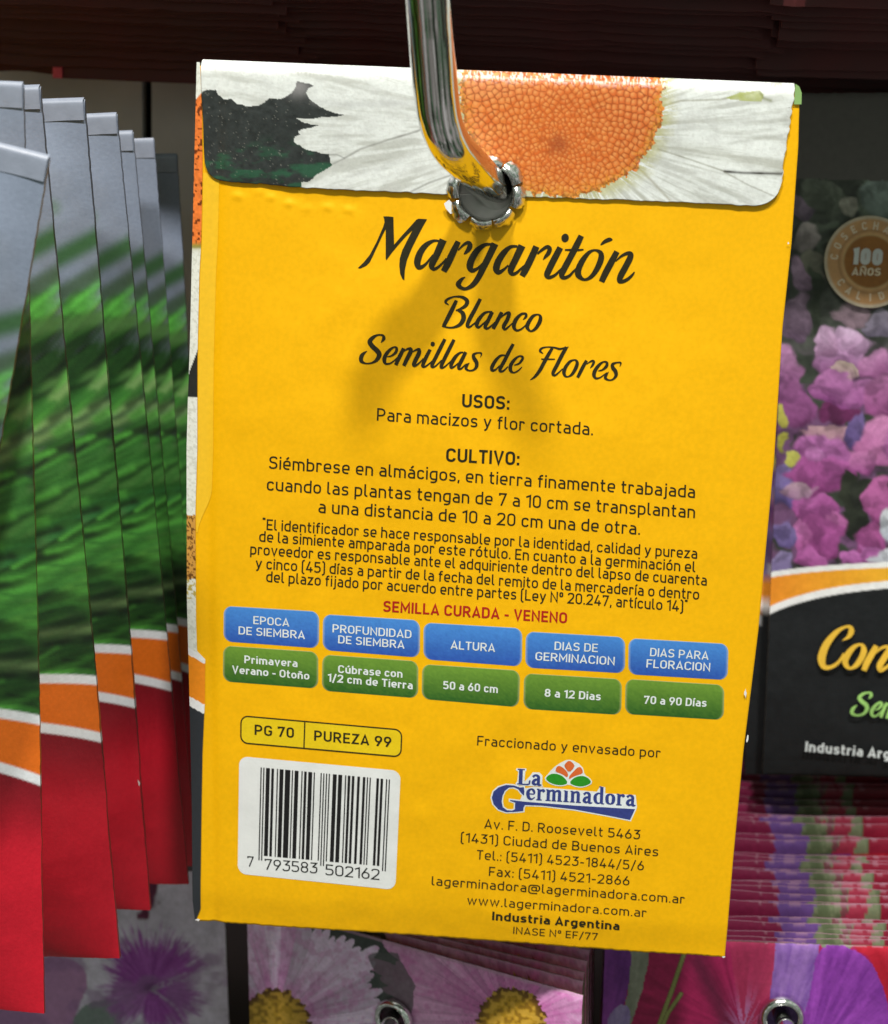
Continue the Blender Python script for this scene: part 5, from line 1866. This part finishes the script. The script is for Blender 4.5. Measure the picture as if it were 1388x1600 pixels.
def ring_eyelet(name, c, r0, r1, parent_mesh):
    """plain rolled eyelet, local packet coordinates"""
    vs, fc = [], []
    prof = [(r0, -.003), (r0, 0), (r0 * .98 + r1 * .02, .0008), (r0 * .7 + r1 * .3, .0014), (r0 * .35 + r1 * .65, .00125), (r1 * .97 + r0 * .03, .0006), (r1, .0)]
    ns = 64
    for r, z in prof:
        for j in range(ns):
            a = j / ns * math.tau
            vs.append((c[0] + r * math.cos(a), c[1] + r * math.sin(a), c[2] + z))
    for i in range(len(prof) - 1):
        for j in range(ns):
            j2 = (j + 1) % ns
            fc.append((i * ns + j, (i + 1) * ns + j, (i + 1) * ns + j2, i * ns + j2))
    o = mesh_obj(name, np.array(vs) @ A2W.T, fc, M_FOIL, None, local=True)
    o.parent = parent_mesh
    return o


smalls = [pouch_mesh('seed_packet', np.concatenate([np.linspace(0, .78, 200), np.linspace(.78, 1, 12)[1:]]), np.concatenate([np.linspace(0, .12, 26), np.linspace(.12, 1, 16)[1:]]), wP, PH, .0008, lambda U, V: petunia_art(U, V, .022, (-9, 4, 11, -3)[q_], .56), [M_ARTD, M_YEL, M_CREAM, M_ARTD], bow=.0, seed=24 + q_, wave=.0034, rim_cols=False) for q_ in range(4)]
NP = 50
p_back = at(1150., 1226., -.097)
for i in range(1, NP + 1):
    o = smalls[i - 1] if i <= 4 else clone(smalls[i % 4])
    f = i / NP
    th = math.radians(random.gauss(-.25, .55))
    yw = math.radians(random.gauss(0, .9))
    r_ = rP * math.cos(th) + uP * math.sin(th)
    u_ = np.cross(nP, r_)
    r2 = r_ * math.cos(yw) + nP * math.sin(yw)
    n2 = np.cross(r2, u_)
    pos = ptl + np.array([.0072 * f + random.gauss(0, .0004), random.gauss(0, .0008) - .0008, -.0925 * (f + random.uniform(-.008, .008)) - .0016])
    o.matrix_world = obj_matrix(pos, r2, u_, n2)
    tag(o, 'petunia packet showing only its top edge in the stack behind the front petunia packet', 'seed packet', 'petunia seed packets stacked behind the front one')
ring_eyelet('eyelet', (hx, hy, .0010), .0027, .0041, pet_root)

# ------------------------------------------------------------------ lower row: daisy packets in the middle
dtl = at(387., 1409., -.036)
dtr = at(911., 1556., -.004)
rD, uD, nD, wD = frame_from(dtl, dtr)


def daisy(c, px, py, cx, cy, rd, rp_, npet, ca, cb, cdisc, seed, squash=1.0):
    dx, dy = px - cx, (py - cy) * squash
    a = np.arctan2(dy, dx)
    r = np.hypot(dx, dy)
    for lay, rk in ((1, 1.0), (0, .86)):
        aa = a + lay * .5 * math.tau / npet + .12 * (fbm(a * 2, r / 200, seed, 2) - .5)
        q = aa / math.tau * npet
        k_ = np.floor(q)
        fr_ = q - k_ - .5
        L = rp_ * rk * (.86 + .28 * vnoise(k_ * 7.3, k_ * 0 + seed + lay, seed + 31))
        wd_ = .46 * np.sqrt(np.clip(1 - (np.clip(r / L, 0, 1) ** 5), 0, 1))
        m_ = (r < L) & (np.abs(fr_) < wd_)
        st = fbm(q * 5, r / 50, seed + 5, 3)
        rv = vnoise(k_ * 3.1, k_ * 0 + 9, seed + 3)
        t_ = np.clip(r / L, 0, 1)
        col = mixc(lin(*cb) * np.ones(px.shape + (1,)), np.clip(1.5 * t_ * (.4 + .9 * st) * (.55 + .9 * rv), 0, 1), lin(*ca))
        col = col * ((1 - .30 * sstep(.30, .47, np.abs(fr_))) * (.72 + .5 * vnoise(k_ * 5.7, k_ * 0 + 4, seed + 6)))[..., None]
        col = mixc(col, .4 * sstep(.5, .7, fbm(px / 10, py / 10, seed + 12, 3)), lin(*cb) * .9)
        c = np.where(m_[..., None], col, c)
    jr = rd * (1 + .16 * (vnoise(a * 14, a * 0, seed) - .5))
    n = vnoise(px / 5.5, py / 5.5, seed + 8)
    t_ = np.clip(r / rd, 0, 1.2)
    dc = mixc(lin(*cdisc) * np.ones(px.shape + (1,)), sstep(.6, 1.0, t_), lin(92, 58, 24))
    dc = mixc(dc, .6 * (n > .55), lin(222, 176, 70))
    dc = mixc(dc, .5 * (n < .3), lin(96, 62, 20))
    c = np.where((r < jr)[..., None], dc, c)
    return c


def daisy_art(U, V):
    p = dtl + (U * wD)[..., None] * rD - (V * PH)[..., None] * uD
    px, py = proj(p)
    n = fbm(px / 16, py / 16, 5, 4)
    nf = fbm(px / 4, py / 4, 6, 3)
    c = lin(70, 76, 74) * (.5 + n)[..., None]
    c = daisy(c, px, py, 800, 1596, 54, 236, 44, (226, 170, 214), (198, 96, 170), (196, 150, 40), 3, 1.0)
    c = daisy(c, px, py, 432, 1600, 56, 192, 38, (236, 212, 244), (206, 116, 188), (186, 146, 44), 5, 1.0)
    c = mixc(c, .8 * inside(px + 8 * (n - .5), py + 8 * (n - .5), [(575, 1490), (620, 1485), (652, 1540), (640, 1610), (590, 1610), (600, 1545)]), lin(82, 84, 84))
    c = c * (.85 + .3 * nf)[..., None]
    c = mixc(c, .6 * (V < .003), lin(190, 150, 176))
    return c


hx2, hy2 = [float(q) for q in ((at(621., 1588., -.0203) - dtl) @ rD, (at(621., 1588., -.0203) - dtl) @ uD)]
# solve the exact plane point of the eyelet
dd = ray(np.array(621.), np.array(1588.))
tq = ((dtl - CP) @ nD) / (dd @ nD)
hp = CP + dd * tq
hx2, hy2 = float((hp - dtl) @ rD), float((hp - dtl) @ uD)
vsD = np.concatenate([np.linspace(0, .22, 170), np.linspace(.22, 1, 30)[1:]])
dais_root = pouch_mesh('seed_packet', np.linspace(0, 1, 380), vsD, wD, PH, .0009, daisy_art, [M_ARTD, M_YEL, M_CREAM, M_SIDE], bow=.0, seed=31, hole=(hx2, hy2, .0036))
dais_root.matrix_world = obj_matrix(dtl, rD, uD, nD)
tag(dais_root, 'front daisy packet, pink and white, with metal eyelet, below the yellow packet', 'seed packet')
ring_eyelet('eyelet', (hx2, hy2, .0010), .0027, .0040, dais_root)
dsmall = pouch_mesh('seed_packet', np.linspace(0, 1, 200), np.concatenate([np.linspace(0, .16, 40), np.linspace(.16, 1, 16)[1:]]), wD, PH, .0008, daisy_art, [M_ARTD, M_YEL, M_CREAM, M_SIDE], bow=.0, seed=34)
for i, (ry, zr) in enumerate(((1534, -.0085), (1519, -.013), (1500, -.0185), (1482, -.024), (1464, -.030), (1446, -.036))):
    o = dsmall if i == 0 else clone(dsmall)
    a_ = at(389. + i, 1400. - 6 * i, -.0395 - .0028 * i)
    b_ = at(912. - 2 * i, float(ry), zr)
    r_, u_, n_, _w = frame_from(a_, b_)
    o.matrix_world = obj_matrix(a_, r_, u_, n_)
    tag(o, 'daisy seed packet showing only its pink top edge behind the front daisy packet', 'seed packet', 'daisy seed packets behind the front one')

# ------------------------------------------------------------------ lower row: pansy packet at the left
vtl = at(-330., 1340., -.062)
vtr = at(349., 1364., -.060)
rV, uV, nV, wV = frame_from(vtl, vtr)


def pansy_art(U, V):
    p = vtl + (U * wV)[..., None] * rV - (V * PH)[..., None] * uV
    px, py = proj(p)
    n = fbm(px / 22, py / 22, 5, 4)
    nf = fbm(px / 4, py / 4, 6, 3)
    c = lin(226, 216, 238) * (.66 + .5 * n)[..., None]
    c = mixc(c, sstep(.5, .62, fbm(px / 26, py / 34, 17, 3)) * (px > 215) * (px < 268) * (py < 1440), lin(104, 32, 70))
    # mauve petal at left, grey-green behind
    c = mixc(c, inside(px + 8 * (n - .5), py + 8 * (n - .5), smooth_poly([(-60, 1500), (70, 1490), (130, 1500), (142, 1540), (118, 1580), (110, 1660), (-60, 1660)], 2)), lin(186, 136, 182))
    c = mixc(c, inside(px + 8 * (n - .5), py + 8 * (n - .5), smooth_poly([(110, 1590), (150, 1555), (200, 1560), (190, 1600), (170, 1660), (110, 1660)], 2)), lin(128, 140, 138))
    for (cx, cy, rad, a0, aw, k_) in ((238, 1542, 92, -1.5, 1.9, 1.0), (238, 1542, 84, .8, 1.3, 1.0), (238, 1542, 78, 2.7, .9, .9)):
        dx, dy = px - cx, py - cy
        a = np.arctan2(dy, dx)
        r = np.hypot(dx, dy)
        da = np.abs((a - a0 + math.pi) % math.tau - math.pi)
        sp = rad * (.70 + .20 * fbm(a * 5, a * 0 + 3, 41, 2) + .34 * fbm(a * 34, a * 0 + 8, 42, 2)) * np.clip(1.25 - (da / aw) ** 2, 0, 1)
        m_ = sstep(1.12, .70, r / np.maximum(sp, 1) + .5 * (fbm(a * 26, r / 14, 46, 3) - .5))
        st = fbm(a * 20, r / 40, 43, 3)[..., None]
        c = mixc(c, m_ * k_, lin(124, 40, 134) * (1 - st) + lin(190, 104, 202) * st)
    for pts in ([(240, 1540), (290, 1520), (350, 1520)], [(240, 1545), (275, 1570), (300, 1610)], [(238, 1545), (280, 1530), (345, 1538)]):
        c = mixc(c, .7 * np.exp(-(segdist(px, py, pts) / 2.2) ** 2) * (nf > .42), lin(190, 180, 200))
    c = mixc(c, .55 * sstep(.45, .62, fbm(px / 40, py / 30, 48, 3)) * (py > 1470), lin(150, 110, 160))
    c = mixc(c, .55 * np.exp(-((px - 236) / 14) ** 2 - ((py - 1541) / 10) ** 2), lin(50, 30, 54))
    return c * (.88 + .24 * nf)[..., None]


pan = pouch_mesh('seed_packet', np.concatenate([np.linspace(0, .45, 12)[:-1], np.linspace(.45, 1, 220)]), np.concatenate([np.linspace(0, .32, 150), np.linspace(.32, 1, 20)[1:]]), wV, PH, .0007, pansy_art, [M_ARTD, M_YEL, M_CREAM, M_SIDE], bow=.0, seed=41)
pan.matrix_world = obj_matrix(vtl, rV, uV, nV)
tag(pan, 'white and purple pansy packet at bottom left, below the leafy packets', 'seed packet')

# hooks that carry the lower packets
for (pth, lb) in (
        ([(840, 1150, -.118), (800, 1300, -.08), (700, 1480, -.045), (621, 1585, -.0203), (608, 1606, -.013), (590, 1640, .0), (570, 1690, .014)], 'steel hook end coming through the eyelet of the front daisy packet'),
        ([(1120, 1200, -.118), (1180, 1420, -.06), (1221, 1584, -.0205), (1229, 1608, -.013), (1240, 1650, .0), (1250, 1700, .012)], 'steel hook end coming through the eyelet of the front petunia packet')):
    h_ = tube('display_hook', catmull(pz(pth)), .00165, M_CHROME)
    tag(h_, lb, 'hook')

# ------------------------------------------------------------------ upper row: dark red packets seen from below
def red_stack(x_right_px, name_, lb, n_, seed):
    rg = random.Random(seed)
    proto = None
    xr = at(float(x_right_px), 20., -.04)[0]
    for i in range(n_):
        f = i / (n_ - 1)
        z = -.040 - .056 * f
        y = .0155 - .0165 * f + rg.gauss(0, .0005)
        if proto is None:
            proto = pouch_mesh('seed_packet', np.linspace(0, 1, 24), np.linspace(0, 1, 36), .09, PH, .0006, None, [M_DRED, M_DRED, M_DREDE], bow=.0, x0=-.09, jag=.0006, seed=seed)
            o = proto
        else:
            o = clone(proto)
        th = math.radians(rg.gauss(0, .5))
        r_ = np.array([math.cos(th), math.sin(th), 0])
        u_ = np.array([-math.sin(th), math.cos(th), 0])
        o.matrix_world = obj_matrix(np.array([xr + rg.gauss(0, .0016), y, z]) + u_ * PH, r_, u_, np.array([0, 0, 1.]))
        tag(o, lb, 'seed packet', name_)


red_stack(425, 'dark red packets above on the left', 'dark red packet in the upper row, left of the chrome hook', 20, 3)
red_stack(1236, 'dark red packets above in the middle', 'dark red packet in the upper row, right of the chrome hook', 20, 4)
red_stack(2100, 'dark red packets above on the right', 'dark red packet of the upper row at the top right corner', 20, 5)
# the one that hangs low at the back, lit side painted as pink red
zt = -.0915
ta, tb = at(84., 122., zt), at(520., 122., zt)
low = empty('seed_packet', W((ta + tb) / 2))
WL[low] = W((ta + tb) / 2)
tag(low, 'lowest red packet at the back of the upper row, with a lit side painted pink', 'seed packet')
bv, bf = [], []
box(bv, bf, ta[0] + .0019, ta[0] + .09, ta[1], ta[1] + PH, zt - .0015, zt)
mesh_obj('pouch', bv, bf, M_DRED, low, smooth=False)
bv, bf = [], []
box(bv, bf, ta[0], ta[0] + .0019, ta[1], ta[1] + PH, zt - .0012, zt + .0006)
mesh_obj('lit_side_strip', bv, bf, material('painted_lit_red', (.85, .10, .16), rough=.5), low, smooth=False)
